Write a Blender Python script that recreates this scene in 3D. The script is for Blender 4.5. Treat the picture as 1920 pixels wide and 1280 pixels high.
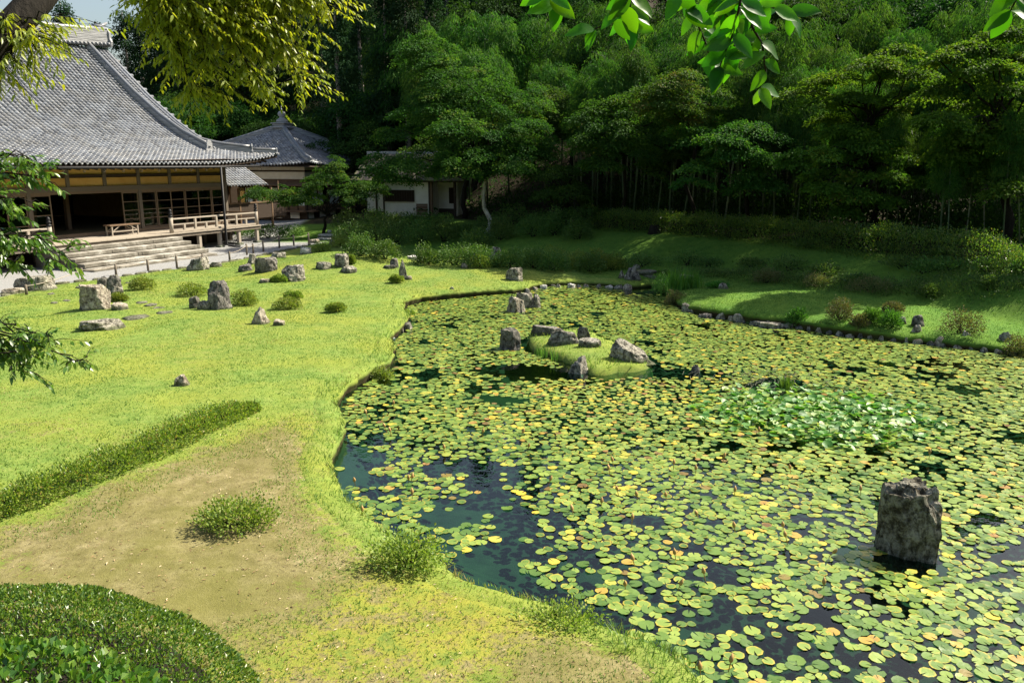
import bpy, math, random
import numpy as np
from mathutils import Matrix, Vector
for o in list(bpy.data.objects): bpy.data.objects.remove(o)
S = bpy.context.scene
COL = S.collection
rad = math.radians

# ------------------------------------------------------------------ camera
CAMH, PITCH, FPX = 3.971, 0.22, 1493.0
cd = bpy.data.cameras.new('camera'); cam = bpy.data.objects.new('camera', cd); COL.objects.link(cam)
cd.sensor_width = 36; cd.lens = 36 * FPX / 1920; cd.clip_start = 0.05; cd.clip_end = 2000
cam.location = (0, 0, CAMH); cam.rotation_euler = (math.pi / 2 - PITCH, 0, 0)
S.camera = cam

# ------------------------------------------------------------------ sky, sun, exposure
SUN_EL, SUN_AZ = rad(46), rad(64)          # azimuth: clockwise from +Y
world = bpy.data.worlds.new('World'); S.world = world; world.use_nodes = True
wn = world.node_tree; bg = wn.nodes['Background']
sky = wn.nodes.new('ShaderNodeTexSky'); sky.sky_type = 'NISHITA'; sky.sun_disc = False
sky.sun_elevation = SUN_EL; sky.sun_rotation = SUN_AZ; sky.altitude = 50; sky.air_density = 1.3; sky.dust_density = 3.5; sky.ozone_density = 1.0
wn.links.new(sky.outputs[0], bg.inputs[0]); bg.inputs[1].default_value = 0.075
sl = bpy.data.lights.new('sun', 'SUN'); sun = bpy.data.objects.new('sun', sl); COL.objects.link(sun)
sl.energy = 5.0; sl.angle = rad(0.53); sl.color = (1.0, 0.92, 0.76)
sd = Vector((math.sin(SUN_AZ) * math.cos(SUN_EL), math.cos(SUN_AZ) * math.cos(SUN_EL), math.sin(SUN_EL)))
sun.rotation_euler = sd.to_track_quat('Z', 'Y').to_euler(); sun.location = (30, 30, 40)
S.view_settings.view_transform = 'Standard'; S.view_settings.look = 'None'
S.view_settings.gamma = 1; S.view_settings.use_curve_mapping = False
S.view_settings.exposure = 1.25
S.render.engine = 'CYCLES'
S.cycles.max_bounces = 6; S.cycles.diffuse_bounces = 3; S.cycles.glossy_bounces = 3
S.cycles.transmission_bounces = 5; S.cycles.transparent_max_bounces = 8
S.cycles.caustics_reflective = False; S.cycles.caustics_refractive = False
S.cycles.sample_clamp_indirect = 6

# ------------------------------------------------------------------ helpers
cp_, sp_ = math.cos(PITCH), math.sin(PITCH)
def ray(px, py):
    u = 640 - py
    return np.array([px - 960, FPX * cp_ + u * sp_, -FPX * sp_ + u * cp_])
def P(px, py, z=0.0):
    r = ray(px, py); t = (z - CAMH) / r[2]
    return np.array([r[0] * t, r[1] * t, z])
def AT(px, py, D):
    """the point at horizontal distance D seen at this pixel of the photograph"""
    r = ray(px, py); return np.array([0, 0, CAMH]) + r * (D / r[1])
def mpp(p):
    return ((p[1]) * cp_ - (p[2] - CAMH) * sp_) / FPX

def hash3(i, j, k, s):
    n = (i.astype(np.int64) * 374761393 + j.astype(np.int64) * 668265263 + k.astype(np.int64) * 2147483647 + s * 974711) & 0xffffffff
    n = ((n ^ (n >> 13)) * 1274126177) & 0xffffffff
    return ((n ^ (n >> 16)) & 0xffff) / 65535.0
def vnoise(p, s=0):
    f = np.floor(p); w = p - f; w = w * w * (3 - 2 * w); f = f.astype(np.int64)
    i, j, k = f[..., 0], f[..., 1], f[..., 2]; x, y, z = w[..., 0], w[..., 1], w[..., 2]
    r = 0
    for a in (0, 1):
        for b in (0, 1):
            for c in (0, 1):
                r = r + hash3(i + a, j + b, k + c, s) * (x if a else 1 - x) * (y if b else 1 - y) * (z if c else 1 - z)
    return r * 2 - 1
def fbm(p, oct=4, s=0):
    r = 0; a = 1.0
    for o in range(oct):
        r = r + vnoise(p * (2 ** o) + 17.3 * o, s + o) * a; a *= 0.5
    return r
def noise2(x, y, sc, oct=3, s=0):
    return fbm(np.stack([x * sc, y * sc, np.zeros_like(x) + 0.37], -1), oct, s)

def mesh_np(name, V, F, attrs=None, smooth=False):
    me = bpy.data.meshes.new(name); V = np.ascontiguousarray(V, np.float32)
    me.vertices.add(len(V)); me.vertices.foreach_set('co', V.ravel())
    Fs = F if isinstance(F, list) else [F]
    Fs = [np.asarray(f, np.int32) for f in Fs if len(f)]
    nl = sum(f.size for f in Fs); npol = sum(len(f) for f in Fs)
    me.loops.add(nl); me.loops.foreach_set('vertex_index', np.concatenate([f.ravel() for f in Fs]))
    me.polygons.add(npol)
    st = []; b = 0
    for f in Fs:
        k = f.shape[1]; st.append(b + np.arange(len(f)) * k); b += f.size
    me.polygons.foreach_set('loop_start', np.concatenate(st).astype(np.int32))
    me.update(calc_edges=True)
    if attrs:
        for n, a in attrs.items():
            at = me.attributes.new(n, 'FLOAT', 'POINT'); at.data.foreach_set('value', np.ascontiguousarray(a, np.float32))
    me.polygons.foreach_set('use_smooth', np.full(npol, bool(smooth)))
    return me
def link(name, me, mat=None, parent=None, loc=None):
    if mat is not None and not me.materials: me.materials.append(mat)
    o = bpy.data.objects.new(name, me); COL.objects.link(o)
    if parent is not None: o.parent = parent
    if loc is not None: o.location = loc
    return o
def tag(o, label=None, cat=None, group=None, kind=None):
    if label: o['label'] = label
    if cat: o['category'] = cat
    if group: o['group'] = group
    if kind: o['kind'] = kind
    return o
def thing(name, label, cat, loc=(0, 0, 0), rz=0, group=None):
    o = bpy.data.objects.new(name, None); COL.objects.link(o); o.location = loc; o.rotation_euler = (0, 0, rz)
    o.empty_display_size = 0.2
    return tag(o, label, cat, group)

class MB:
    def __init__(s): s.v = []; s.f = []
    def box(s, x0, x1, y0, y1, z0, z1):
        n = len(s.v)
        s.v += [(x0, y0, z0), (x1, y0, z0), (x1, y1, z0), (x0, y1, z0), (x0, y0, z1), (x1, y0, z1), (x1, y1, z1), (x0, y1, z1)]
        s.f += [(n, n + 3, n + 2, n + 1), (n + 4, n + 5, n + 6, n + 7), (n, n + 1, n + 5, n + 4), (n + 1, n + 2, n + 6, n + 5), (n + 2, n + 3, n + 7, n + 6), (n + 3, n, n + 4, n + 7)]
        return s
    def bar(s, a, b, w, h, up=(0, 0, 1)):
        a = Vector(a); b = Vector(b); d = (b - a).normalized(); sx = d.cross(Vector(up)).normalized(); uz = sx.cross(d)
        n = len(s.v)
        for p in (a, b):
            for (i, j) in ((-1, -1), (1, -1), (1, 1), (-1, 1)):
                q = p + sx * i * w / 2 + uz * j * h / 2; s.v.append(tuple(q))
        s.f += [(n, n + 1, n + 2, n + 3), (n + 7, n + 6, n + 5, n + 4)] + [(n + i, n + 4 + i, n + 4 + (i + 1) % 4, n + (i + 1) % 4) for i in range(4)]
        return s
    def tube(s, pts, rs, k=8, cap=True):
        pts = [Vector(p) for p in pts]; n0 = len(s.v)
        for i, p in enumerate(pts):
            d = (pts[min(i + 1, len(pts) - 1)] - pts[max(i - 1, 0)]).normalized()
            a = d.cross(Vector((0, 0, 1)) if abs(d.z) < .9 else Vector((1, 0, 0))).normalized(); b = d.cross(a)
            for j in range(k):
                t = 2 * math.pi * j / k; s.v.append(tuple(p + (a * math.cos(t) + b * math.sin(t)) * rs[i]))
        for i in range(len(pts) - 1):
            for j in range(k):
                s.f.append((n0 + i * k + j, n0 + i * k + (j + 1) % k, n0 + (i + 1) * k + (j + 1) % k, n0 + (i + 1) * k + j))
        if cap:
            s.f.append(tuple(n0 + j for j in range(k))[::-1]); m = n0 + (len(pts) - 1) * k; s.f.append(tuple(m + j for j in range(k)))
        return s
    def lathe(s, prof, k=16, c=(0, 0, 0)):
        n0 = len(s.v)
        for (r, z) in prof:
            for j in range(k):
                t = 2 * math.pi * j / k; s.v.append((c[0] + r * math.cos(t), c[1] + r * math.sin(t), c[2] + z))
        for i in range(len(prof) - 1):
            for j in range(k):
                s.f.append((n0 + i * k + j, n0 + i * k + (j + 1) % k, n0 + (i + 1) * k + (j + 1) % k, n0 + (i + 1) * k + j))
        s.f.append(tuple(n0 + j for j in range(k))[::-1]); m = n0 + (len(prof) - 1) * k; s.f.append(tuple(m + j for j in range(k)))
        return s
    def mesh(s, name, smooth=False):
        me = bpy.data.meshes.new(name); me.from_pydata(s.v, [], s.f)
        if smooth: me.polygons.foreach_set('use_smooth', np.ones(len(me.polygons), bool))
        return me
    def build(s, name, mat, parent=None, smooth=False, bevel=0):
        o = link(name, s.mesh(name, smooth), mat, parent)
        if bevel:
            m = o.modifiers.new('bevel', 'BEVEL'); m.width = bevel; m.segments = 1; m.limit_method = 'ANGLE'
        return o
def copy_tree(o, parent=None):
    c = o.copy(); COL.objects.link(c); c.parent = parent
    for ch in o.children: copy_tree(ch, c)
    return c

# ------------------------------------------------------------------ materials
class NT:
    def __init__(s, name):
        s.m = bpy.data.materials.new(name); s.m.use_nodes = True; s.t = s.m.node_tree
        s.b = s.t.nodes['Principled BSDF']; s.out = s.t.nodes['Material Output']
    def n(s, typ, **kw):
        x = s.t.nodes.new(typ)
        for k, v in kw.items():
            if k.startswith('i_'):
                x.inputs[int(k[2:]) if k[2:].isdigit() else k[2:].replace('_', ' ')].default_value = v
            else: setattr(x, k, v)
        return x
    def l(s, a, b): s.t.links.new(a, b)
    def coord(s, kind='Object', scale=(1, 1, 1)):
        if kind == 'World':
            g = s.n('ShaderNodeNewGeometry'); src = g.outputs['Position']
        else:
            g = s.n('ShaderNodeTexCoord'); src = g.outputs[kind]
        m = s.n('ShaderNodeMapping'); m.inputs['Scale'].default_value = scale; s.l(src, m.inputs['Vector']); return m.outputs[0]
    def noise(s, vec, scale, detail=4, rough=.55, dist=0):
        x = s.n('ShaderNodeTexNoise'); x.inputs['Scale'].default_value = scale; x.inputs['Detail'].default_value = detail
        x.inputs['Roughness'].default_value = rough; x.inputs['Distortion'].default_value = dist
        s.l(vec, x.inputs['Vector']); return x.outputs['Fac']
    def ramp(s, fac, stops, interp='LINEAR'):
        r = s.n('ShaderNodeValToRGB'); r.color_ramp.interpolation = interp; e = r.color_ramp.elements
        while len(e) < len(stops): e.new(0.5)
        for i, (p, c) in enumerate(stops):
            e[i].position = p; e[i].color = (c, c, c, 1) if isinstance(c, (int, float)) else (*c, 1)
        s.l(fac, r.inputs[0]); return r.outputs[0]
    def mix(s, fac, a, b, mode='MIX'):
        x = s.n('ShaderNodeMix', data_type='RGBA', blend_type=mode)
        for i, v in ((0, fac), (6, a), (7, b)):
            if isinstance(v, bpy.types.NodeSocket): s.l(v, x.inputs[i])
            elif i == 0: x.inputs[0].default_value = v
            else: x.inputs[i].default_value = (*v, 1) if len(v) == 3 else v
        return x.outputs[2]
    def math(s, op, a, b=None, clamp=False):
        x = s.n('ShaderNodeMath', operation=op); x.use_clamp = clamp
        for i, v in ((0, a), (1, b)):
            if v is None: continue
            if isinstance(v, bpy.types.NodeSocket): s.l(v, x.inputs[i])
            else: x.inputs[i].default_value = v
        return x.outputs[0]
    def attr(s, name):
        return s.n('ShaderNodeAttribute', attribute_name=name).outputs['Fac']
    def bump(s, h, strength=.5, dist=.02):
        x = s.n('ShaderNodeBump'); x.inputs['Strength'].default_value = strength; x.inputs['Distance'].default_value = dist
        s.l(h, x.inputs['Height']); s.l(x.outputs[0], s.b.inputs['Normal'])
    def base(s, c, rough=.8, spec=.3):
        if isinstance(c, bpy.types.NodeSocket): s.l(c, s.b.inputs['Base Color'])
        else: s.b.inputs['Base Color'].default_value = (*c, 1)
        if isinstance(rough, bpy.types.NodeSocket): s.l(rough, s.b.inputs['Roughness'])
        else: s.b.inputs['Roughness'].default_value = rough
        s.b.inputs['Specular IOR Level'].default_value = spec
        return s.m

def leaf_mat(name, stops, rough=.45, spec=.4, trans=.35, tcol=(1.25, 1.35, .55)):
    """stops: ramp over the per-leaf random value"""
    t = NT(name)
    c = t.ramp(t.attr('rnd'), stops)
    oi = t.n('ShaderNodeObjectInfo'); hsv = t.n('ShaderNodeHueSaturation')
    t.l(t.math('ADD', t.math('MULTIPLY', oi.outputs['Random'], .03), .485), hsv.inputs['Hue'])
    t.l(t.math('ADD', t.math('MULTIPLY', oi.outputs['Random'], .3), .85), hsv.inputs['Value'])
    t.l(c, hsv.inputs['Color']); c = hsv.outputs[0]
    t.base(c, rough, spec)
    tr = t.n('ShaderNodeBsdfTranslucent'); t.l(t.mix(1.0, c, tcol, 'MULTIPLY'), tr.inputs[0])
    mx = t.n('ShaderNodeMixShader'); mx.inputs[0].default_value = trans
    t.l(t.b.outputs[0], mx.inputs[1]); t.l(tr.outputs[0], mx.inputs[2]); t.l(mx.outputs[0], t.out.inputs[0])
    return t.m

def wood_mat(name, c1, c2, rough=.75, scale=(1, 1, 12), sp=.25):
    t = NT(name); v = t.coord('Object', scale)
    f = t.noise(v, 2.5, 6, .65, .6)
    f2 = t.noise(t.coord('World'), .9, 3)
    c = t.mix(t.ramp(f2, [(.35, 0), (.7, 1)]), t.mix(f, c1, c2), t.mix(f, c2, c1))
    t.bump(f, .3, .01)
    return t.base(c, rough, sp)
def rock_mat(name, dark, mid, light, moss=.25):
    t = NT(name); v = t.coord('Object'); oi = t.n('ShaderNodeObjectInfo')
    m = t.n('ShaderNodeMapping'); t.l(v, m.inputs[0]); cmb = t.n('ShaderNodeCombineXYZ')
    for i in range(3): t.l(t.math('MULTIPLY', oi.outputs['Random'], 37.0 + 11 * i), cmb.inputs[i])
    t.l(cmb.outputs[0], m.inputs['Location']); v = m.outputs[0]
    st = t.n('ShaderNodeMapping'); st.inputs['Scale'].default_value = (2.2, 2.2, .7); t.l(v, st.inputs[0])
    n1 = t.noise(st.outputs[0], 3.2, 7, .68, .8); n2 = t.noise(v, 9, 6, .7); n3 = t.noise(v, 1.4, 4, .6)
    c = t.ramp(n1, [(.3, dark), (.47, mid), (.6, light), (.75, mid)])
    c = t.mix(t.ramp(n2, [(.46, 0), (.62, .75)]), c, light)
    c = t.mix(t.ramp(n2, [(.36, .9), (.48, 0)]), c, dark); n4 = t.noise(v, 26, 3, .6); c = t.mix(t.ramp(n4, [(.38, .55), (.5, 0)]), c, dark)
    c = t.mix(t.ramp(n3, [(.5, 0), (.75, moss)]), c, (.09, .10, .03))
    vo = t.n('ShaderNodeTexVoronoi', feature='DISTANCE_TO_EDGE'); vo.inputs['Scale'].default_value = 2.6
    wv = t.mix(.22, st.outputs[0], t.n('ShaderNodeTexNoise').outputs['Color']); t.l(wv, vo.inputs['Vector'])
    cr = t.ramp(vo.outputs[0], [(0, 0), (.035, 1)])
    c = t.mix(t.math('MULTIPLY', t.math('SUBTRACT', 1.0, cr), .3), c, dark)
    h = t.math('ADD', t.math('MULTIPLY', n1, .8), t.math('ADD', t.math('MULTIPLY', n2, .5), t.math('MULTIPLY', cr, .12)))
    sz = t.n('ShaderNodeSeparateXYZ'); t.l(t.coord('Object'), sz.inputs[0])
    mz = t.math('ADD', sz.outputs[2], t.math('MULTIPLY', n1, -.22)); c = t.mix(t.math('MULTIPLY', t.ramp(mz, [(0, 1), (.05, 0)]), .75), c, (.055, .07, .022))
    t.bump(h, 1.0, .09)
    return t.base(c, .9, .2)

M = {}
M['rock'] = rock_mat('rock_grey', (.030, .027, .022), (.15, .14, .115), (.44, .41, .34))
M['rock_dark'] = rock_mat('rock_dark', (.028, .026, .024), (.10, .095, .088), (.27, .25, .22))
M['rock_tan'] = rock_mat('rock_tan', (.07, .055, .04), (.26, .22, .17), (.5, .45, .36), .15)
M['rock_white'] = rock_mat('rock_white', (.16, .15, .14), (.42, .41, .38), (.65, .64, .6), .1)
M['rock_brown'] = rock_mat('rock_brown', (.022, .019, .012), (.085, .075, .05), (.30, .285, .23), .5)
M['wood_pale'] = wood_mat('wood_pale', (.27, .23, .18), (.38, .33, .27))
M['wood_brown'] = wood_mat('wood_brown', (.10, .062, .038), (.19, .125, .075))
M['wood_grey'] = wood_mat('wood_grey', (.10, .08, .062), (.18, .15, .115))
M['wood_dark'] = wood_mat('wood_dark', (.028, .019, .013), (.06, .042, .03))
M['frame'] = wood_mat('door_frame', (.13, .09, .058), (.21, .15, .10))
t = NT('ochre_plaster'); v = t.coord('Object'); M['ochre'] = t.base(t.mix(t.ramp(t.noise(v, 1.6, 6, .7), [(.35, 0), (.7, 1)]), (.50, .29, .085), (.62, .40, .14)), .9, .1)
t = NT('white_plaster'); v = t.coord('Object'); M['plaster'] = t.base(t.mix(t.ramp(t.noise(v, 1.2, 6, .7), [(.3, 0), (.75, 1)]), (.62, .60, .52), (.80, .79, .73)), .9, .1)
t = NT('black_metal'); M['black'] = t.base((.010, .010, .011), .55, .3)
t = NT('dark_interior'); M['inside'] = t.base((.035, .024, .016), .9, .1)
t = NT('tatami'); M['tatami'] = t.base((.12, .10, .055), .7, .2)
t = NT('paper'); M['paper'] = t.base((.55, .60, .58), .8, .2)
t = NT('window_glass'); t.base((.03, .04, .045), .04, .5)
tr = t.n('ShaderNodeBsdfTransparent'); tr.inputs[0].default_value = (.75, .8, .8, 1)
lw = t.n('ShaderNodeFresnel'); lw.inputs[0].default_value = 1.5
gl = t.n('ShaderNodeBsdfGlossy'); gl.inputs['Roughness'].default_value = .02; gl.inputs[0].default_value = (1, 1, 1, 1)
mx = t.n('ShaderNodeMixShader'); t.l(lw.outputs[0], mx.inputs[0]); t.l(tr.outputs[0], mx.inputs[1]); t.l(gl.outputs[0], mx.inputs[2]); t.l(mx.outputs[0], t.out.inputs[0])
M['glass'] = t.m
# roof tile: silver grey fired clay, each tile its own tone
t = NT('roof_tile'); oi = t.n('ShaderNodeObjectInfo')
rn = t.math('FRACT', t.math('ADD', t.attr('rnd'), t.math('MULTIPLY', oi.outputs['Random'], .97)))
c = t.ramp(rn, [(0, (.075, .082, .095)), (.35, (.125, .135, .155)), (.7, (.165, .178, .20)), (1, (.23, .245, .27))])
nn = t.noise(t.coord('World'), 1.1, 5, .65)
c = t.mix(t.ramp(nn, [(.42, .0), (.7, .5)]), c, (.16, .15, .13))
t.bump(t.noise(t.coord('World'), 40, 3), .15, .01)
M['tile'] = t.base(c, t.ramp(t.noise(t.coord('World'), 6, 3), [(.3, .3), (.7, .5)]), .55)
t = NT('ridge_tile'); v = t.coord('Object', (1, 1, 1))
wv = t.n('ShaderNodeTexNoise'); mp = t.coord('Object', (.5, .5, 16)); t.l(mp, wv.inputs['Vector']); wv.inputs['Scale'].default_value = 2.0; wv.inputs['Detail'].default_value = 5
c = t.ramp(wv.outputs[0], [(.3, (.10, .105, .11)), (.5, (.26, .265, .27)), (.7, (.40, .40, .40))])
t.bump(wv.outputs[0], .5, .02); M['ridge'] = t.base(c, .6, .4)
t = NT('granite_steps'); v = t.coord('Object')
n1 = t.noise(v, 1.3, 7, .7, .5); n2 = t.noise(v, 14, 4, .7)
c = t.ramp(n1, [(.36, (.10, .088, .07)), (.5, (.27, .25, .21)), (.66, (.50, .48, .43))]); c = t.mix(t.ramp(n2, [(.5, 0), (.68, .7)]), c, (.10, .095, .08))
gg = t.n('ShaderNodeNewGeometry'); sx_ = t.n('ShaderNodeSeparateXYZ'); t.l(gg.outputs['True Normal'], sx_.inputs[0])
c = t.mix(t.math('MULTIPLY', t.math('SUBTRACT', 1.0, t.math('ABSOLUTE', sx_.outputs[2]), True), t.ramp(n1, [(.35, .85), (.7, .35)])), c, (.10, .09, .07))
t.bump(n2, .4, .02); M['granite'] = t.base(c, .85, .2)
t = NT('bark_dark'); v = t.coord('Object', (1, 1, .35)); n1 = t.noise(v, 9, 6, .7, .5)
t.bump(n1, .8, .04); M['bark'] = t.base(t.ramp(n1, [(.3, (.006, .005, .004)), (.7, (.024, .020, .015))]), .9, .15)
t = NT('bark_pale'); v = t.coord('Object', (1, 1, .6)); n1 = t.noise(v, 5, 6, .7, .5)
t.bump(n1, .5, .03); M['bark_pale'] = t.base(t.ramp(n1, [(.36, (.10, .085, .06)), (.48, (.32, .31, .27)), (.68, (.52, .51, .47))]), .85, .2)
t = NT('bark_cedar'); v = t.coord('Object', (3, 3, .25)); n1 = t.noise(v, 5, 6, .7, .5)
t.bump(n1, .6, .03); M['bark_cedar'] = t.base(t.ramp(n1, [(.3, (.12, .10, .09)), (.7, (.34, .31, .28))]), .9, .15)
t = NT('bamboo_culm'); oi = t.n('ShaderNodeObjectInfo'); n1 = t.noise(t.coord('Object', (1, 1, .3)), 6, 4, .6)
t.l(oi.outputs['Random'], t.n('ShaderNodeMath').inputs[0])
c = t.mix(t.ramp(n1, [(.35, 0), (.65, 1)]), (.05, .085, .035), (.11, .14, .08)); c = t.mix(t.ramp(oi.outputs['Random'], [(.7, 0), (1, .8)]), c, (.20, .19, .14))
M['culm'] = t.base(c, .45, .4)

G = lambda a, b, c: (a, b, c)
M['leaf_maple'] = leaf_mat('leaf_maple', [(0, G(.022, .065, .014)), (.5, G(.040, .10, .018)), (.85, G(.08, .15, .024)), (1, G(.14, .14, .026))], .7, .12, .42)
M['leaf_maple_y'] = leaf_mat('leaf_maple_light', [(0, G(.035, .095, .014)), (.5, G(.07, .15, .019)), (.85, G(.12, .20, .022)), (1, G(.18, .15, .026))], .7, .12, .45)
M['leaf_maple_o'] = leaf_mat('leaf_maple_turning', [(0, G(.035, .09, .016)), (.6, G(.07, .12, .022)), (1, G(.12, .09, .02))], .7, .12, .4)
M['leaf_forest'] = leaf_mat('leaf_forest', [(0, G(.012, .042, .010)), (.5, G(.025, .07, .014)), (1, G(.05, .105, .018))], .75, .1, .35)
M['leaf_cedar'] = leaf_mat('leaf_cedar', [(0, G(.010, .032, .013)), (.6, G(.020, .052, .019)), (1, G(.04, .08, .026))], .8, .08, .2)
M['leaf_bamboo'] = leaf_mat('leaf_bamboo', [(0, G(.022, .07, .014)), (.5, G(.046, .12, .020)), (1, G(.11, .18, .03))], .65, .15, .45)
M['leaf_zelkova'] = leaf_mat('leaf_overhead', [(0, G(.12, .20, .018)), (.5, G(.24, .33, .03)), (1, G(.42, .46, .05))], .4, .5, .5, (1.35, 1.25, .35))
M['leaf_glossy'] = leaf_mat('leaf_glossy', [(0, G(.035, .10, .016)), (.5, G(.075, .175, .024)), (1, G(.17, .26, .036))], .32, .6, .42)
M['leaf_camellia'] = leaf_mat('leaf_camellia', [(0, G(.018, .075, .007)), (.5, G(.032, .115, .008)), (1, G(.07, .18, .01))], .38, .3, .55, (1.8, 2.1, .3))
M['leaf_azalea'] = leaf_mat('leaf_azalea', [(0, G(.07, .125, .02)), (.5, G(.17, .235, .04)), (.85, G(.29, .33, .07)), (1, G(.26, .17, .07))], .5, .35, .4)
M['leaf_hedge'] = leaf_mat('leaf_hedge', [(0, G(.035, .085, .014)), (.5, G(.085, .16, .022)), (.88, G(.20, .28, .035)), (1, G(.15, .10, .04))], .36, .55, .4)
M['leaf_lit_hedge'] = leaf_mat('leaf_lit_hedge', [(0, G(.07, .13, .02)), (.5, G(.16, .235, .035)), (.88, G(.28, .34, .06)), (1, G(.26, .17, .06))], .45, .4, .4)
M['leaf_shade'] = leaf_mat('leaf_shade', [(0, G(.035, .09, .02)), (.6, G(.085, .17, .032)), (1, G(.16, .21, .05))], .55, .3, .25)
M['leaf_fern'] = leaf_mat('leaf_fern', [(0, G(.04, .13, .02)), (1, G(.10, .25, .04))], .5, .35, .35)
M['leaf_brown'] = leaf_mat('leaf_brownish', [(0, G(.06, .085, .028)), (.5, G(.13, .15, .05)), (1, G(.20, .13, .08))], .6, .25, .25)
M['grass'] = leaf_mat('grass_blade', [(0, G(.075, .155, .03)), (.5, G(.14, .222, .045)), (.85, G(.22, .28, .06)), (1, G(.30, .25, .10))], .6, .25, .35, (1.15, 1.3, .6))
M['reed'] = leaf_mat('reed_blade', [(0, G(.05, .14, .02)), (1, G(.14, .26, .04))], .5, .3, .35)
t = NT('dry_leaf'); M['litter'] = t.base(t.ramp(t.attr('rnd'), [(0, (.10, .05, .025)), (.5, (.30, .20, .10)), (1, (.55, .45, .30))]), .8, .2)

# lily pads
t = NT('lily_pad'); r_ = t.attr('rnd'); e_ = t.attr('edge')
r2_ = t.math('FRACT', t.math('MULTIPLY', r_, 7.31))
base = t.ramp(r_, [(0, (.045, .10, .014)), (.3, (.11, .18, .026)), (.66, (.20, .27, .045)), (.80, (.30, .31, .045)), (.88, (.48, .38, .035)), (.95, (.26, .15, .04)), (1, (.12, .05, .02))])
ev = t.math('MULTIPLY', t.ramp(e_, [(.55, 0), (1, 1)]), t.ramp(t.math('FRACT', t.math('MULTIPLY', r_, 13.7)), [(.35, 0), (.9, .9)]))
n_ = t.noise(t.coord('World'), 22, 4, .7)
ev = t.math('MULTIPLY', ev, t.ramp(n_, [(.35, 0), (.6, 1)]))
base = t.mix(t.ramp(r2_, [(0, .35), (.5, 0)]), base, (.07, .15, .022)); c = t.mix(ev, base, (.48, .33, .03)); c = t.mix(t.ramp(t.noise(t.coord('World'), 60, 3), [(.62, 0), (.8, .4)]), c, (.30, .16, .06))
t.bump(t.noise(t.coord('World'), 35, 2), .2, .01)
M['pad'] = t.base(c, t.ramp(n_, [(.3, .25), (.8, .5)]), .5)
t = NT('spatterdock'); M['dock'] = leaf_mat('spatterdock_leaf', [(0, G(.05, .15, .02)), (.6, G(.12, .25, .04)), (1, G(.30, .36, .10))], .5, .5, .35)

# water
t = NT('pond_water')
tr = t.n('ShaderNodeBsdfTransparent'); tr.inputs[0].default_value = (.38, .62, .55, 1)
gl = t.n('ShaderNodeBsdfGlossy'); gl.inputs['Roughness'].default_value = .015; gl.inputs[0].default_value = (1, 1, 1, 1)
fr = t.n('ShaderNodeFresnel'); fr.inputs[0].default_value = 1.33
bp = t.n('ShaderNodeBump'); bp.inputs['Strength'].default_value = .12; bp.inputs['Distance'].default_value = .02
t.l(t.noise(t.coord('World'), 7, 2), bp.inputs['Height']); t.l(bp.outputs[0], gl.inputs['Normal']); t.l(bp.outputs[0], fr.inputs['Normal'])
mx = t.n('ShaderNodeMixShader'); t.l(fr.outputs[0], mx.inputs[0]); t.l(tr.outputs[0], mx.inputs[1]); t.l(gl.outputs[0], mx.inputs[2])
t.l(mx.outputs[0], t.out.inputs[0]); M['water'] = t.m

# ground: lawn, moss, bare soil, gravel, forest floor chosen by masks
t = NT('ground'); W = t.coord('World')
soil, gravel, forest, moss, mud = [t.attr(k) for k in ('soil', 'gravel', 'forest', 'moss', 'mud')]
na = t.noise(W, .55, 5, .6); nb = t.noise(W, 3.5, 6, .72); nc = t.noise(W, 28, 4, .7); nd = t.noise(W, 95, 2, .6)
g1 = t.ramp(nb, [(.3, (.085, .15, .028)), (.5, (.145, .218, .045)), (.7, (.215, .265, .065))])
g1 = t.mix(t.ramp(na, [(.42, 0), (.62, .6)]), g1, (.24, .26, .04)); g1 = t.mix(t.ramp(nc, [(.55, 0), (.75, .55)]), g1, (.23, .17, .07))
g1 = t.mix(t.ramp(nd, [(.35, .5), (.5, 0)]), g1, (.07, .12, .012))
mo = t.ramp(nb, [(.35, (.15, .14, .028)), (.5, (.26, .235, .032)), (.62, (.17, .15, .05)), (.75, (.16, .20, .03))])
g1 = t.mix(t.math('MULTIPLY', moss, t.ramp(nb, [(.38, .25), (.6, 1)])), g1, mo)
so = t.ramp(nb, [(.30, (.10, .088, .03)), (.5, (.19, .165, .07)), (.78, (.34, .29, .16))]); so = t.mix(t.ramp(nc, [(.46, 0), (.62, .7)]), so, (.085, .07, .03)); so = t.mix(t.ramp(nd, [(.6, 0), (.72, .5)]), so, (.42, .38, .26))
so = t.mix(t.ramp(na, [(.40, 0), (.60, .65)]), so, (.125, .125, .03))
sm = t.ramp(t.math('ADD', soil, t.math('MULTIPLY', t.math('SUBTRACT', t.math('ADD', nb, t.math('MULTIPLY', nc, .5)), .75), 1.1)), [(.42, 0), (.62, 1)])
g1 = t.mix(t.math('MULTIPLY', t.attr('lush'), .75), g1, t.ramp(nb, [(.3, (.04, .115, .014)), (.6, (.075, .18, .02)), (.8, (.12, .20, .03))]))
c = t.mix(sm, g1, so)
er = t.mix(t.ramp(nb, [(.42, 0), (.6, .8)]), t.mix(nc, (.028, .020, .010), (.075, .055, .030)), (.05, .075, .018)); c = t.mix(t.attr('earth'), c, er)
gr = t.ramp(nd, [(.3, (.10, .10, .10)), (.5, (.24, .24, .235)), (.7, (.40, .40, .39))]); c = t.mix(gravel, c, gr)
fo = t.ramp(nc, [(.3, (.012, .010, .006)), (.55, (.032, .024, .014)), (.75, (.06, .045, .026))]); fo = t.mix(t.ramp(nb, [(.5, 0), (.7, .8)]), fo, (.03, .05, .015))
c = t.mix(forest, c, fo)
mu = t.ramp(nb, [(.3, (.025, .05, .028)), (.6, (.05, .085, .045)), (.8, (.12, .11, .05))]); c = t.mix(mud, c, mu)
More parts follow.
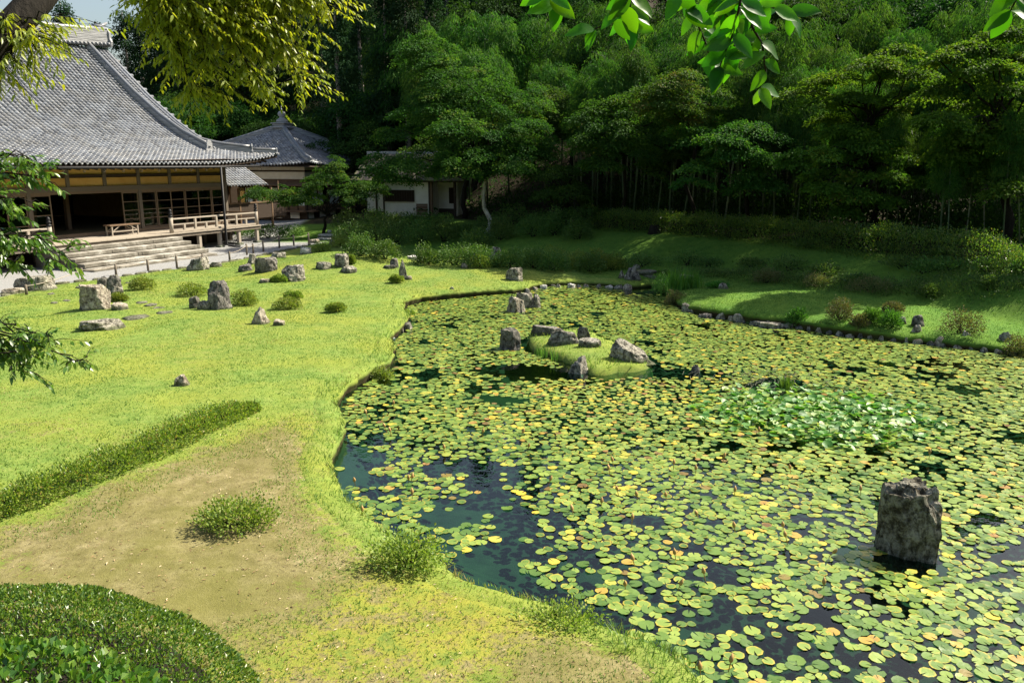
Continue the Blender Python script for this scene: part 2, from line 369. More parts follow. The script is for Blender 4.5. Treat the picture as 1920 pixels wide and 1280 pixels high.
t.bump(t.math('ADD', t.math('MULTIPLY', nc, .7), t.math('MULTIPLY', nd, .5)), .55, .03)
M['ground'] = t.base(c, .95, .1)
#STRUCT
# ================================================================== GROUND AND POND
WATER = -0.35
shore_px = [(1350, 1420), (1290, 1290), (1230, 1252), (1160, 1225), (1085, 1195), (1000, 1160), (925, 1138), (868, 1118), (825, 1082), (770, 1052), (722, 1030), (690, 1002),
            (662, 978), (640, 952), (626, 920), (617, 893), (622, 868), (638, 845), (644, 815), (632, 785), (636, 758), (655, 735), (690, 712), (730, 690), (738, 664),
            (730, 642), (752, 622), (768, 604), (756, 590), (760, 574), (790, 566), (840, 560), (900, 554), (950, 551), (985, 547), (1000, 541), (1030, 536), (1080, 533),
            (1130, 535), (1170, 540), (1200, 540), (1222, 536), (1250, 552), (1262, 568), (1285, 582), (1330, 594), (1375, 601), (1410, 608), (1480, 612), (1520, 620), (1580, 630),
            (1640, 635), (1700, 642), (1760, 648), (1830, 656), (1895, 664), (1990, 680), (2250, 740)]
shore = np.array([P(x, y, WATER)[:2] for x, y in shore_px] + [[12.5, 8.0], [8.0, 3.0], [3.0, 2.4]])
isl_px = [(980, 640), (1000, 628), (1060, 622), (1120, 630), (1150, 645), (1185, 655), (1225, 675), (1232, 690), (1200, 700), (1160, 700), (1146, 706), (1105, 706), (1080, 697), (1050, 680), (1020, 668), (990, 658)]
island = np.array([P(x, y, WATER)[:2] for x, y in isl_px])
mudp = np.array([P(x, y, WATER)[:2] for x, y in [(1412, 722), (1440, 712), (1490, 716), (1500, 728), (1470, 738), (1425, 736)]])

def sdf(poly, x, y):
    """signed distance, negative inside"""
    px, py = x.ravel(), y.ravel(); d = np.full(px.shape, 1e9); ins = np.zeros(px.shape, bool)
    n = len(poly)
    for i in range(n):
        ax, ay = poly[i]; bx, by = poly[(i + 1) % n]; ex, ey = bx - ax, by - ay
        t = np.clip(((px - ax) * ex + (py - ay) * ey) / (ex * ex + ey * ey), 0, 1)
        d = np.minimum(d, np.hypot(px - ax - t * ex, py - ay - t * ey))
        c = ((ay > py) != (by > py)) & (px < ex * (py - ay) / (ey + 1e-12) + ax); ins ^= c
    return np.where(ins, -d, d).reshape(x.shape)
def polar(pts):
    pts = np.array(pts, float); a = np.degrees(np.arctan2(pts[:, 0], pts[:, 1])); o = np.argsort(a)
    return a[o], np.hypot(pts[:, 0], pts[:, 1])[o]
TOE = polar([(-40, 41), (-20, 46), (-9.06, 41.5), (-6.3, 37.5), (-4.4, 35.6), (-2.3, 34.8), (2.9, 30.9), (6.3, 27.5), (10.1, 23.2), (12.9, 19.4), (15.2, 15), (18, 8), (20, -5)])
HED = polar([(-40, 48), (-20, 50), (-8.9, 45.5), (-1.55, 41), (3.2, 37.2), (7.5, 33), (11.5, 26.8), (13.95, 21.4), (17, 15), (20, 8), (22, -5)])
HIL0 = (np.array([-60, -32, -24, -20, -12, -6, -2, 5, 20, 60, 120]), np.array([80, 78, 74, 66, 62, 58, 52, 48, 42, 36, 30.]))
HILS = (np.array([-60, -32, -24, -20, -12, 0, 20, 120]), np.array([.08, .10, .16, .36, .42, .40, .36, .34]))
def sst(x, a, b):
    t = np.clip((x - a) / (b - a), 0, 1); return t * t * (3 - 2 * t)
MOUNDS = [(*P(652, 486, .3)[:2], 2.6, 2.0, .55), (*P(560, 500, .2)[:2], 1.6, 2.4, .15), (*P(905, 498, .2)[:2], 2.0, 1.5, .18)]
def land(x, y):
    r = np.hypot(x, y); a = np.degrees(np.arctan2(x, y))
    rt, rh = np.interp(a, *TOE), np.interp(a, *HED); r0, s0 = np.interp(a, *HIL0), np.interp(a, *HILS)
    top = np.interp(a, [-40, -16, -10, -4, 5, 120], [.25, .3, .75, 1.05, 1.1, 1.1])
    z = sst(r, rt, rh) * top
    z = z + np.where(a > -5, np.clip(r - rh - 1, 0, 40) * .11 * sst(a, -5, 5), 0)
    z = z + np.maximum(0, np.sqrt((np.maximum(r - r0, 0)) ** 2 + 9) - 3) * s0
    for mx_, my_, sx, sy, h in MOUNDS: z = z + h * np.exp(-((x - mx_) / sx) ** 2 - ((y - my_) / sy) ** 2)
    # right bank lawn is a low swell
    z = z + .18 * np.exp(-((x - 8.6) / 3.2) ** 2 - ((y - 22.6) / 2.6) ** 2)
    return z
PATH = np.array([P(x, y, 0)[:2] for x, y in [(-420, 640), (0, 556), (60, 542), (100, 535), (200, 522), (300, 508), (400, 497), (480, 481), (545, 468), (585, 459), (640, 449), (640, 440), (560, 438)]] + [[-14, 58], [-60, 70], [-60, 10]])
SOIL = np.array([P(x, y, 0)[:2] for x, y in [(-200, 1040), (0, 1010), (120, 985), (260, 920), (400, 868), (500, 800), (548, 790), (552, 840), (525, 900), (560, 970), (600, 1020), (690, 1070), (800, 1120), (930, 1165), (1100, 1230), (1300, 1330), (1000, 1600), (-300, 1600)]])
def ground(x, y, full=False):
    x = np.asarray(x, float); y = np.asarray(y, float)
    L = land(x, y); near = sst(np.hypot(x, y), 60, 45)
    dp = sdf(PATH, x, y)
    L = L + near * sst(dp, -.3, .6) * (noise2(x, y, .8, 2, 3) * .04 + noise2(x, y, 4, 2, 5) * .012)
    L = L + (1 - near) * noise2(x, y, .12, 3, 9) * 1.2 * sst(np.hypot(x, y), 55, 80)
    d = np.minimum(sdf(shore, x, y), 99); di = sdf(island, x, y); dm = sdf(mudp, x, y)
    L = L - .20 * np.exp(-np.maximum(d, 0) / .9) * sst(x, -1.5, .5) * sst(y, 12, 15)
    L = L - .13 * np.exp(-np.maximum(d, 0) / .7) * (1 - sst(x, -1.5, .5) * sst(y, 12, 15))
    dn = d + noise2(x, y, 1.6, 3, 11) * .07
    bank = sst(dn, .03, .27)
    bed = WATER - .12 - .45 * sst(-d, 0, 1.2) + .10 * noise2(x, y, .9, 3, 21)
    z = bed * (1 - bank) + L * bank
    bi = sst(-(di + noise2(x, y, 2.2, 2, 31) * .05), -.08, .16)
    zi = WATER + .12 + .08 * sst(-di, 0, .9) + noise2(x, y, 3, 2, 8) * .02
    z = np.where(d < 0, z * (1 - bi) + zi * bi, z)
    bm = sst(-dm, -.35, .35); z = np.where(d < 0, np.maximum(z, z * (1 - bm) + (WATER + .035 + .02 * noise2(x, y, 5, 2, 4)) * bm), z)
    if full: return z, d, di, dm, dp, L
    return z
def gz(x, y): return float(ground(np.array([x]), np.array([y]))[0])
def PG(px, py):
    """the ground point seen at this pixel (iterated)"""
    z = 0.0
    for _ in range(12):
        p = P(px, py, z); z2 = gz(p[0], p[1]); z = z * .4 + max(z2, WATER) * .6
    p = P(px, py, z); return np.array([p[0], p[1], gz(p[0], p[1])])

xs = np.concatenate([np.linspace(-150, -24, 60)[:-1], np.arange(-24, 17, .15), np.linspace(17, 130, 56)])
ys = np.concatenate([np.linspace(-30, 3, 12)[:-1], np.arange(3, 34, .15), np.arange(34, 48, .3), np.linspace(48, 190, 80)])
X, Y = np.meshgrid(xs, ys); Z, D_, DI, DM, DP, LL = ground(X, Y, True)
nx, ny = len(xs), len(ys); idx = np.arange(nx * ny).reshape(ny, nx)
F = np.stack([idx[:-1, :-1], idx[:-1, 1:], idx[1:, 1:], idx[1:, :-1]], -1).reshape(-1, 4)
R_ = np.hypot(X, Y); A_ = np.degrees(np.arctan2(X, Y)); rh = np.interp(A_, *HED)
dsoil = sdf(SOIL, X, Y)
def hollow(px, py, r): 
    q = P(px, py, 0); return np.exp(-((X - q[0]) ** 2 + (Y - q[1]) ** 2) / r ** 2)
soil_a = np.clip(.5 - dsoil / 1.6, 0, .58) - .22 * np.clip(noise2(X, Y, .8, 3, 68), 0, 1) + .35 * hollow(330, 900, 1.6) + .3 * hollow(250, 1030, 1.4) + .3 * hollow(420, 1060, 1.2) - .15 * hollow(640, 1200, 1.1) + .3 * hollow(1120, 1280, .9) + .22 * hollow(60, 790, 1.2) + .3 * hollow(230, 830, .9) + .25 * hollow(70, 800, 1.2) + .22 * np.clip(noise2(X, Y, .33, 3, 69) - .15, 0, 1) + .35 * sst(X, 10, 13) * sst(R_, rh - 3.5, rh - 2)
moss_a = np.clip(.75 - np.abs(dsoil) / .9, 0, 1) * .8 + np.clip(.6 - dsoil / .5, 0, 1) * (.8 * hollow(600, 1200, 1.2) + .6 * hollow(750, 1280, 1.2) + .6 * hollow(100, 1000, 1)) + .45 * sst(X, 5, 7) * sst(R_, rh - 9, rh - 7) * sst(R_, rh - 4.2, rh - 5.2) * np.clip(noise2(X, Y, .5, 3, 70) * 2, 0, 1) + .4 * np.clip(noise2(X, Y, .45, 3, 66), 0, 1) + .75 * np.clip(.5 - dsoil / 1.0, 0, 1) * np.clip(noise2(X, Y, 1.1, 3, 67) + .35, 0, 1)
forest_a = sst(R_ - rh, -.2, 1.2) * sst(A_, -19, -14)
forest_a = np.maximum(forest_a, sst(R_, 58, 62))
grav = np.clip(.5 - DP / .25, 0, 1)
grav = grav * (1 - sst(Y, 40.6, 42) * sst(X, -13.0, -12.2))
below = sst(-(Z - WATER), -.02, .12)
forest_a = forest_a * (1 - grav)
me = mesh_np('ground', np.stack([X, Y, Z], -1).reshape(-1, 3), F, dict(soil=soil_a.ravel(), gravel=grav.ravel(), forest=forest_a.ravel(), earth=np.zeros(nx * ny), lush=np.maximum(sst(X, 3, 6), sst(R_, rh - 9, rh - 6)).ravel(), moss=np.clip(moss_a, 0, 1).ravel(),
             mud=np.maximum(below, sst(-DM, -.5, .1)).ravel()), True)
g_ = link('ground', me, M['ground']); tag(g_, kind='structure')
me = mesh_np('pond_water', [(-8, 1, WATER), (24, 1, WATER), (24, 31, WATER), (-8, 31, WATER)], np.array([[0, 1, 2, 3]]))
w_ = link('pond_water', me, M['water']); tag(w_, kind='structure')

# turf lip and dark earth face of the pond edge
pl_ = np.vstack([shore, shore[:1]]); sg_ = np.hypot(*np.diff(pl_, axis=0).T); cu_ = np.concatenate([[0], np.cumsum(sg_)]); u_ = np.arange(0, cu_[-1] - .01, .055)
bx_, by_ = np.interp(u_, cu_, pl_[:, 0]), np.interp(u_, cu_, pl_[:, 1]); kk_ = np.ones(11) / 11
sm_ = lambda a: np.convolve(np.concatenate([a[-5:], a, a[:5]]), kk_, 'valid')
bx_, by_ = sm_(bx_), sm_(by_); tx_, ty_ = np.gradient(bx_), np.gradient(by_); tl_ = np.hypot(tx_, ty_); nx_, ny_2 = ty_ / tl_, -tx_ / tl_
tst = sdf(shore, bx_ + nx_ * .3, by_ + ny_2 * .3).mean()
if tst < 0: nx_, ny_2 = -nx_, -ny_2
rows_ = []
prof_ = [(.50, -.03, 0), (.38, .003, 0), (.20, .008, 0), (.08, .004, 0), (.0, -.018, 0), (-.035, -.055, .25), (-.02, -.12, 1), (.015, -.22, 1), (.03, -.36, 1), (.05, -.75, 1)]
nzz = noise2(bx_, by_, 3.2, 3, 90)
for k_, (o_, dz_, e_) in enumerate(prof_):
    w_o = o_ + (nzz * .045 + noise2(bx_ + k_ * 3.1, by_, 9, 2, 91) * .018) * (1 if 2 < k_ else .2)
    x_, y_ = bx_ + nx_ * w_o, by_ + ny_2 * w_o; L_ = ground(x_, y_, True)[5]
    zz_ = L_ + dz_ if dz_ > -.1 else np.minimum(L_ + dz_, L_ - .1) * 1.0
    rows_.append(np.stack([x_, y_, zz_, np.full(len(x_), e_)], 1))
A4 = np.stack(rows_, 1); nb2, nr2 = A4.shape[:2]; id2 = np.arange(nb2 * nr2).reshape(nb2, nr2)
F2 = np.stack([id2[:-1, :-1], id2[1:, :-1], id2[1:, 1:], id2[:-1, 1:]], -1).reshape(-1, 4)
keep_ = ((A4[:-1, :-1, 0] > -9) & (A4[:-1, :-1, 1] > 2.6) & (A4[:-1, :-1, 0] < 17)).reshape(-1); F2 = F2[keep_]
V2 = A4.reshape(-1, 4); x2, y2 = V2[:, 0], V2[:, 1]
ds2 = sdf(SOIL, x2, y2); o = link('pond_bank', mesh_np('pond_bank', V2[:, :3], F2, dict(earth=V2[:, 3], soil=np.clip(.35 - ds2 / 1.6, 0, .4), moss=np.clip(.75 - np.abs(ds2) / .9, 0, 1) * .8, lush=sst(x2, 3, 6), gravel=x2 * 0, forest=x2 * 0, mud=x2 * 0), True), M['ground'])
tag(o, kind='structure')
# ================================================================== TEMPLE HALL
YAW = 0.432
HC = np.array([-12.878, 41.099, 0.0]); FL = 0.9; WI = 2.2
HROT = math.pi / 2 - YAW
hall = thing('temple_hall', 'large timber temple hall with sweeping grey tiled roof and open veranda', 'temple', HC, HROT)
def hs(px, py, yy):
    """local (s, z) on the plane y=yy"""
    d = np.array([math.sin(YAW), math.cos(YAW), 0]); inn = np.array([-math.cos(YAW), math.sin(YAW), 0])
    r = ray(px, py); o = np.array([0, 0, CAMH]) - HC; t = (yy - o @ inn) / (r @ inn); q = o + r * t
    return q @ d, q[2]
# --- tiled surfaces
TN = 7
tx = np.linspace(-.5, .5, TN)
def tile_template(w, L, amp=.052, lip=.06):
    zx = amp * np.cos(2 * np.pi * (tx + .12)) + amp
    low = np.stack([tx * w * 1.06, np.zeros(TN), zx + .040], -1)
    up = np.stack([tx * w * 1.0, np.full(TN, L * 1.18), zx * .9 + .002], -1)
    lp = low.copy(); lp[:, 2] -= lip; lp[:, 1] += .004
    V = np.concatenate([low, up, lp]); q = []
    for i in range(TN - 1): q += [(i, i + 1, TN + i + 1, TN + i), (2 * TN + i, 2 * TN + i + 1, i + 1, i)]
    return V, np.array(q)
def tile_surface(parent, surf, cols, rows, w, L, keep, n_parts, seed, mat='tile', nearpoint=None, name='roof_tile'):
    """surf(u,v) -> xyz of the roof plane, u along the eave, v up the slope, both in metres"""
    rng = np.random.default_rng(seed); T, Q = tile_template(w, L); mats = []
    for j in range(rows):
        for i in cols:
            u = i * w; v = j * L
            if not keep(u, v): continue
            p = surf(u, v); eu = surf(u + .05, v) - p; ev = surf(u, v + L) - p
            eu = eu / np.linalg.norm(eu); ln = np.linalg.norm(ev); ev = ev / ln; n = np.cross(eu, ev); n /= np.linalg.norm(n)
            eu = np.cross(ev, n); k = rng.normal(0, .012, 3)
            ev2 = ev * (ln / L) + n * k[0]; eu2 = eu + n * k[1]
            mats.append((p, np.stack([eu2, ev2, n], 1), rng.random() if rng.random() < .8 else rng.random() * .4))
    C0 = np.array(nearpoint) if nearpoint is not None else None
    if C0 is not None and n_parts:
        mats.sort(key=lambda m: np.linalg.norm(m[0] - C0))
    me = mesh_np(name, T, Q, dict(rnd=np.zeros(len(T))), True)
    for (p, R, c) in mats[:n_parts]:
        o = link(name, me, M[mat], parent); m4 = Matrix.Identity(4)
        for a in range(3):
            for b in range(3): m4[a][b] = R[a, b]
            m4[a][3] = p[a]
        o.matrix_local = m4
    rest = mats[n_parts:]
    if rest:
        Vs = np.concatenate([T @ R.T + p for p, R, c in rest]); Fs = np.concatenate([Q + i * len(T) for i in range(len(rest))])
        rn = np.repeat([c for _, _, c in rest], len(T))
        o = link(name + 's', mesh_np(name + 's', Vs, Fs, dict(rnd=rn), True), M[mat], parent); o['kind'] = 'stuff'
# roof profile: height over distance from the eave
PY = np.array([0, 1, 2.1, 3.6, 5, 6.85, 8.45, 9.8, 10.6]); PZ = np.array([3.92, 4.20, 4.53, 5.16, 5.96, 7.28, 8.62, 9.78, 10.5])
SC = 1.65; VERGE = 0.05; SK = -1.2
def zprof(y): return np.interp(y, PY, PZ)
arc_y = np.linspace(0, 10.6, 400); arc_z = zprof(arc_y); arc = np.concatenate([[0], np.cumsum(np.hypot(np.diff(arc_y), np.diff(arc_z)))])
def lift(s, y): return .46 * (np.clip(s + 3.6, 0, 6) / 5.2) ** 2 * np.clip(1 - y / 4, 0, 1)
def surf_main(u, v):
    y = np.interp(v, arc, arc_y); y = y if v <= arc[-1] else arc_y[-1] + (v - arc[-1]) * .7
    s = SC - .12 - u
    return np.array([s, y, float(zprof(y)) + float(lift(s, y))])
def keep_main(u, v):
    y = np.interp(v, arc, arc_y); s = SC - .12 - u
    if v > arc[-1]: return False
    if y < 9.85 and s < VERGE + .0 and (y > 1.55 or s < SC - y + .05): return True
    return s < SC - y + .05 and y < 1.75
def sm(u, v):
    p = surf_main(-u, v); p[0] = SC - .12 + u * 1.0; return p
# u grows to the left (negative s); flip so eu x ev points up
def surf_l(u, v):
    y = float(np.interp(v, arc, arc_y)); s = u; return np.array([s, y, float(zprof(y)) + float(lift(s, y))])
def keep_l(u, v):
    if v >= arc[-1]: return False
    y = float(np.interp(v, arc, arc_y))
    if y > 9.75: return False
    return (u < VERGE) if y > SC - VERGE - .1 else (u < SC - y + .05)
tw, tl = .235, .225
tile_surface(hall, surf_l, range(int(-24 / tw), int(SC / tw) + 1), int(arc[-1] / tl), tw, tl, keep_l, 300, 1, nearpoint=(-13.5, 0, 3.9))
# right hip side roof (seen only from a step aside)
def surf_r(u, v):
    y = float(np.interp(v, arc, arc_y)); return np.array([SC - y, u, float(zprof(y)) + .46 * np.clip(1 - u / 5, 0, 1) ** 2 * np.clip(1 - y / 4, 0, 1)])
tile_surface(hall, surf_r, range(0, int(19 / tw)), int(2.9 / tl), tw, tl, lambda u, v: float(np.interp(v, arc, arc_y)) < u + .05 and float(np.interp(v, arc, arc_y)) < 2.5, 0, 2)
# back slope as one deck, gable wall, underside
b = MB(); ny_ = 10; yy = np.linspace(0, 9.9, ny_ + 1)
for a, c_ in zip(yy[:-1], yy[1:]):
    for mir in (0, 1):
        n = len(b.v); f = (lambda q: q) if not mir else (lambda q: 19.8 - q)
        x1a = VERGE - .1 if a > 1.6 else SC - a - .05; x1b = VERGE - .1 if c_ > 1.6 else SC - c_ - .05
        b.v += [(-24, f(a), zprof(a) - .16), (x1a, f(a), zprof(a) - .16 + lift(x1a, a)), (x1b, f(c_), zprof(c_) - .16 + lift(x1b, c_)), (-24, f(c_), zprof(c_) - .16)]
        b.f.append((n, n + 1, n + 2, n + 3) if not mir else (n + 3, n + 2, n + 1, n))
b.build('roof_deck', M['wood_dark'], hall)
b = MB()
for a, c_ in zip(yy[:-1], yy[1:]):
    if c_ < 2: continue
    n = len(b.v); b.v += [(-.55, a, 4.4), (-.55, c_, 4.4), (-.55, c_, zprof(c_) - .07), (-.55, a, zprof(a) - .07)]; b.f.append((n, n + 1, n + 2, n + 3))
    b.v += [(-.55, 19.8 - a, 4.4), (-.55, 19.8 - c_, 4.4), (-.55, 19.8 - c_, zprof(c_) - .07), (-.55, 19.8 - a, zprof(a) - .07)]; b.f.append((n + 7, n + 6, n + 5, n + 4))
b.build('gable_wall', M['plaster'], hall)
b = MB()
for y0 in np.arange(2.0, 9.6, .45):
    b.tube([(VERGE - .30, y0, zprof(y0) + .05), (VERGE + .14, y0, zprof(y0) + .05)], [.085, .085], 8)
b.build('verge_tiles', M['tile'], hall, True)
for k, off in ((0, -.35), (1, -.10)):
    b = MB(); ys_ = np.linspace(1.7, 9.7, 24); b.tube([(off, q, zprof(q) + .10) for q in ys_], [.085] * 24, 8); b.build('verge_roll', M['tile'], hall, True)
def ridge_run(name, pts, w, h, capr, mat='ridge', end=True):
    """stacked noshi tiles: courses with recessed joints, capped by a roll"""
    nl = max(3, int(h / .075)); b = MB()
    for k in range(nl):
        z0 = h * k / nl; z1 = z0 + h / nl * .80; ww = w * (1 - .16 * k / nl)
        for p, q in zip(pts[:-1], pts[1:]):
            p = Vector(p); q = Vector(q); dr = (q - p).normalized(); sx = dr.cross(Vector((0, 0, 1))).normalized() * ww / 2
            n = len(b.v)
            for r in (p, q):
                for sg, zz in ((-1, z0), (1, z0), (1, z1), (-1, z1)): b.v.append(tuple(r + sx * sg + Vector((0, 0, zz))))
            b.f += [(n + i, n + 4 + i, n + 4 + (i + 1) % 4, n + (i + 1) % 4) for i in range(4)] + [(n, n + 1, n + 2, n + 3), (n + 7, n + 6, n + 5, n + 4)]
    for p, q in zip(pts[:-1], pts[1:]):
        b.bar(Vector(p) + Vector((0, 0, h / 2)), Vector(q) + Vector((0, 0, h / 2)), w * .74, h * .96)
    o = b.build(name, M[mat], hall if name[0] != '_' else None)
    c = MB(); c.tube([Vector(p) + Vector((0, 0, h + capr * .5)) for p in pts], [capr] * len(pts), 8); c.build('ridge_cap', M['tile'], o, True)
    return o
zr = 9.80
rp = [(s, 9.9, zr + .32 * max(0, (s + 6) / 6) ** 2) for s in np.linspace(-24, .05, 20)]
rr = ridge_run('main_ridge', rp, .5, .78, .14)
b = MB()
for s in np.arange(-23.8, .0, .235): b.tube([(s, 9.5, zr + .06 + .32 * max(0, (s + 6) / 6) ** 2), (s, 9.75, zr + .10 + .32 * max(0, (s + 6) / 6) ** 2)], [.085, .085], 8)
b.build('ridge_tile_ends', M['tile'], rr, True)['kind'] = 'stuff'
def onigawara(parent, loc, rz, s=1.0):
    prof = [(-.34, 0), (-.40, .25), (-.30, .45), (-.30, .75), (-.16, .95), (0, 1.0), (.16, .95), (.30, .75), (.30, .45), (.40, .25), (.34, 0)]
    b = MB(); n = len(prof)
    for t_ in (0, .14): b.v += [(t_ * s, x * s, z * s) for x, z in prof]
    b.f += [tuple(range(n)), tuple(range(2 * n - 1, n - 1, -1))] + [(i, (i + 1) % n, n + (i + 1) % n, n + i)[::-1] for i in range(n)]
    b.lathe([(.02, 0), (.16 * s, 0), (.18 * s, .02)], 10, (.1 * s, 0, .5 * s))
    o = b.build('ridge_end_tile', M['ridge'], parent, bevel=.02); o.location = loc; o.rotation_euler = (0, 0, rz); return o
onigawara(rr, (.05, 9.9, zr + .26), 0, 1.0)
b = MB(); b.tube([(-.6, 9.9, zr + 1.22), (-.1, 9.9, zr + 1.30), (.25, 9.9, zr + 1.52)], [.13, .12, .05], 8); b.build('ridge_horn', M['tile'], rr, True)
kp = [(SK, q, float(zprof(q)) + .02) for q in np.linspace(9.75, 1.95, 16)]
kk = ridge_run('descending_ridge', kp, .36, .34, .11)
onigawara(kk, (SK, 1.90, float(zprof(1.95))), -math.pi / 2, .62)
# corner ridges along the hip
hp1 = [(SC - t_, t_, float(zprof(t_)) + float(lift(SC - t_, t_)) + .02) for t_ in np.linspace(3.0, .95, 8)]
h1 = ridge_run('corner_ridge', hp1, .3, .30, .10); onigawara(h1, (hp1[-1][0] + .02, hp1[-1][1] - .02, hp1[-1][2]), -math.pi / 4, .5)
hp2 = [(SC - t_, t_, float(zprof(t_)) + float(lift(SC - t_, t_)) + .02) for t_ in np.linspace(.95, .08, 5)]
h2 = ridge_run('corner_ridge', hp2, .24, .20, .09); onigawara(h2, (hp2[-1][0] + .02, hp2[-1][1] - .02, hp2[-1][2] - .02), -math.pi / 4, .38)
# eave: fascia, soffit boards and rafters
b = MB(); ss = np.linspace(-24, SC, 40)
for a, c_ in zip(ss[:-1], ss[1:]): b.bar((a, .10, 3.86 + lift(a, 0)), (c_, .10, 3.86 + lift(c_, 0)), .07, .10)
b.build('eave_board', M['wood_dark'], hall)
b = MB()
for q, q2 in ((.12, 2.3),):
    for a, c_ in zip(ss[:-1], ss[1:]):
        n = len(b.v); b.v += [(a, q, 3.83 + lift(a, 0)), (c_, q, 3.83 + lift(c_, 0)), (c_, q2, 4.05), (a, q2, 4.05)]; b.f.append((n + 3, n + 2, n + 1, n))
b.build('soffit', M['wood_dark'], hall)
rm = MB().bar((0, .42, 3.74), (0, 2.15, 3.97), .075, .09).mesh('rafter')
for i, s in enumerate(np.arange(-20, 1.4, .40)):
    o = link('rafter', rm, M['wood_dark'], hall); o.location = (s, 0, float(lift(s, 0)) * .8)
b = MB(); b.tube([(-24, -.03, 3.80), (-2.4, -.03, 3.80), (.2, -.03, 3.84)], [.05] * 3, 8)
b.build('gutter', M['black'], hall, True)
hm = MB(); hm.tube([(0, .04, 3.80), (0, -.06, 3.70), (0, -.02, 3.64), (0, .05, 3.66), (0, .07, 3.72)], [.014] * 5, 5)
hm = hm.mesh('gutter_hook')
for s in np.arange(-17, .3, .91): o = link('gutter_hook', hm, M['wood_grey'], hall); o.location = (s, 0, -.02)
b = MB(); b.tube([(-2.5, -.06, 3.78), (-2.5, -.06, .15), (-2.45, -.12, .08), (-2.28, -.70, -.0 + .03)], [.055, .055, .055, .06], 8)
b.build('downpipe', M['black'], hall, True)
# --- walls on y = WI
POSTS = [0.0 + .0 - 1.78 * k for k in range(0, 12)]
SILL = FL + .14
for k, s in enumerate(POSTS):
    big = k in (0, 3, 6, 8, 10)
    b = MB(); b.box(s - .085, s + .085, WI - .06, WI + .11, FL if big else 2.98, 3.95); b.build('pillar', M['wood_grey'], hall, bevel=.01)
MB().box(-21, .09, WI - .075, WI + .10, 2.80, 3.00).build('lintel', M['wood_grey'], hall)
MB().box(-21, .09, WI - .04, WI + .08, 2.70, 2.797).build('door_head', M['frame'], hall)
MB().box(-21, .09, WI - .10, WI + .09, FL + .003, SILL).build('sill', M['frame'], hall)
MB().box(-21, .09, WI - .05, WI + .08, 3.42, 3.50).build('frieze_rail', M['wood_dark'], hall)
for k in range(11):
    a = POSTS[k + 1] + .087; c_ = POSTS[k] - .087
    MB().box(a, c_, WI + .0, WI + .05, 3.003, 3.36).build('ochre_panel', M['ochre'], hall)
    MB().box(a, c_, WI + .02, WI + .06, 3.363, 3.50).build('dark_board', M['wood_dark'], hall)
    MB().box(a, c_, WI + .01, WI + .05, 3.503, 3.95).build('ochre_panel', M['ochre'], hall)
def door(s0, s1, y0, rows=4, parent=hall, z0=SILL + .003, z1=2.697, cols=1, name='glass_door'):
    o = thing(name, None, None); del_ = o; o.parent = parent
    w = .05; f = MB()
    f.box(s0, s0 + w, y0, y0 + .04, z0, z1).box(s1 - w, s1, y0, y0 + .04, z0, z1).box(s0 + w, s1 - w, y0, y0 + .04, z0, z0 + .07).box(s0 + w, s1 - w, y0, y0 + .04, z1 - .05, z1)
    zs = np.linspace(z0 + .07, z1 - .05, rows + 1); xs_ = np.linspace(s0 + w, s1 - w, cols + 1)
    for zz in zs[1:-1]: f.box(s0 + w, s1 - w, y0 + .005, y0 + .035, zz - .015, zz + .015)
    for xx in xs_[1:-1]: f.box(xx - .012, xx + .012, y0 + .003, y0 + .037, z0 + .07, z1 - .05)
    f.build('door_frame', M['frame'], o)
    for i in range(rows):
        MB().box(s0 + w, s1 - w, y0 + .017, y0 + .023, zs[i] + .016, zs[i + 1] - .016).build('pane', M['glass'], o)
    return o
P0 = POSTS
w3 = (P0[3], P0[0])
xs_ = np.linspace(P0[3] + .09, P0[0] - .09, 7)
for k in range(6): door(xs_[k], xs_[k + 1], WI + (.0 if k % 2 else .045))
xs_ = np.linspace(P0[6] + .09, P0[3] - .09, 7)
door(xs_[5], xs_[6], WI + .0); door(xs_[0], xs_[1] - .0, WI + .0)
xs_ = np.linspace(P0[8] + .09, P0[6] - .09, 5)
door(xs_[3], xs_[4], WI); door(xs_[0], xs_[1], WI)
xs_ = np.linspace(P0[10] + .09, P0[8] - .09, 5)
for k in (0, 3): door(xs_[k], xs_[k + 1], WI)
# side wall (right end) with shoji grid seen inside, inner posts, floor, ceiling, back wall
MB().box(-.02, .06, WI + .12, 16, FL, 3.95).build('side_wall', M['ochre'], hall)
sh = MB(); 
for zz in np.linspace(1.25, 2.65, 8): sh.box(-1.55, -.35, 3.30, 3.33, zz - .012, zz + .012)
for xx in np.linspace(-1.55, -.35, 7): sh.box(xx - .012, xx + .012, 3.30, 3.33, 1.25, 2.65)
shj = sh.build('shoji_lattice', M['wood_dark'], hall); MB().box(-1.55, -.35, 3.335, 3.34, 1.25, 2.65).build('shoji_paper', M['paper'], shj)
MB().box(-21, -.03, WI + .12, 14, FL, SILL - .01).build('tatami_floor', M['tatami'], hall)
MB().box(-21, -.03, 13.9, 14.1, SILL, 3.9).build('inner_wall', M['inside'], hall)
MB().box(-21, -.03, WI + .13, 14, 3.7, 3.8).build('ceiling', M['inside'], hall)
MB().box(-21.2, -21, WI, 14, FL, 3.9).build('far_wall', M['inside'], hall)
for s in (-3.6, -7.3, -8.9, -10.9): MB().box(s - .09, s + .09, 4.5, 4.68, SILL - .01, 3.7).build('inner_pillar', M['wood_brown'], hall)
MB().box(-21, -.03, 4.52, 4.66, 2.72, 2.95).build('inner_lintel', M['wood_brown'], hall)
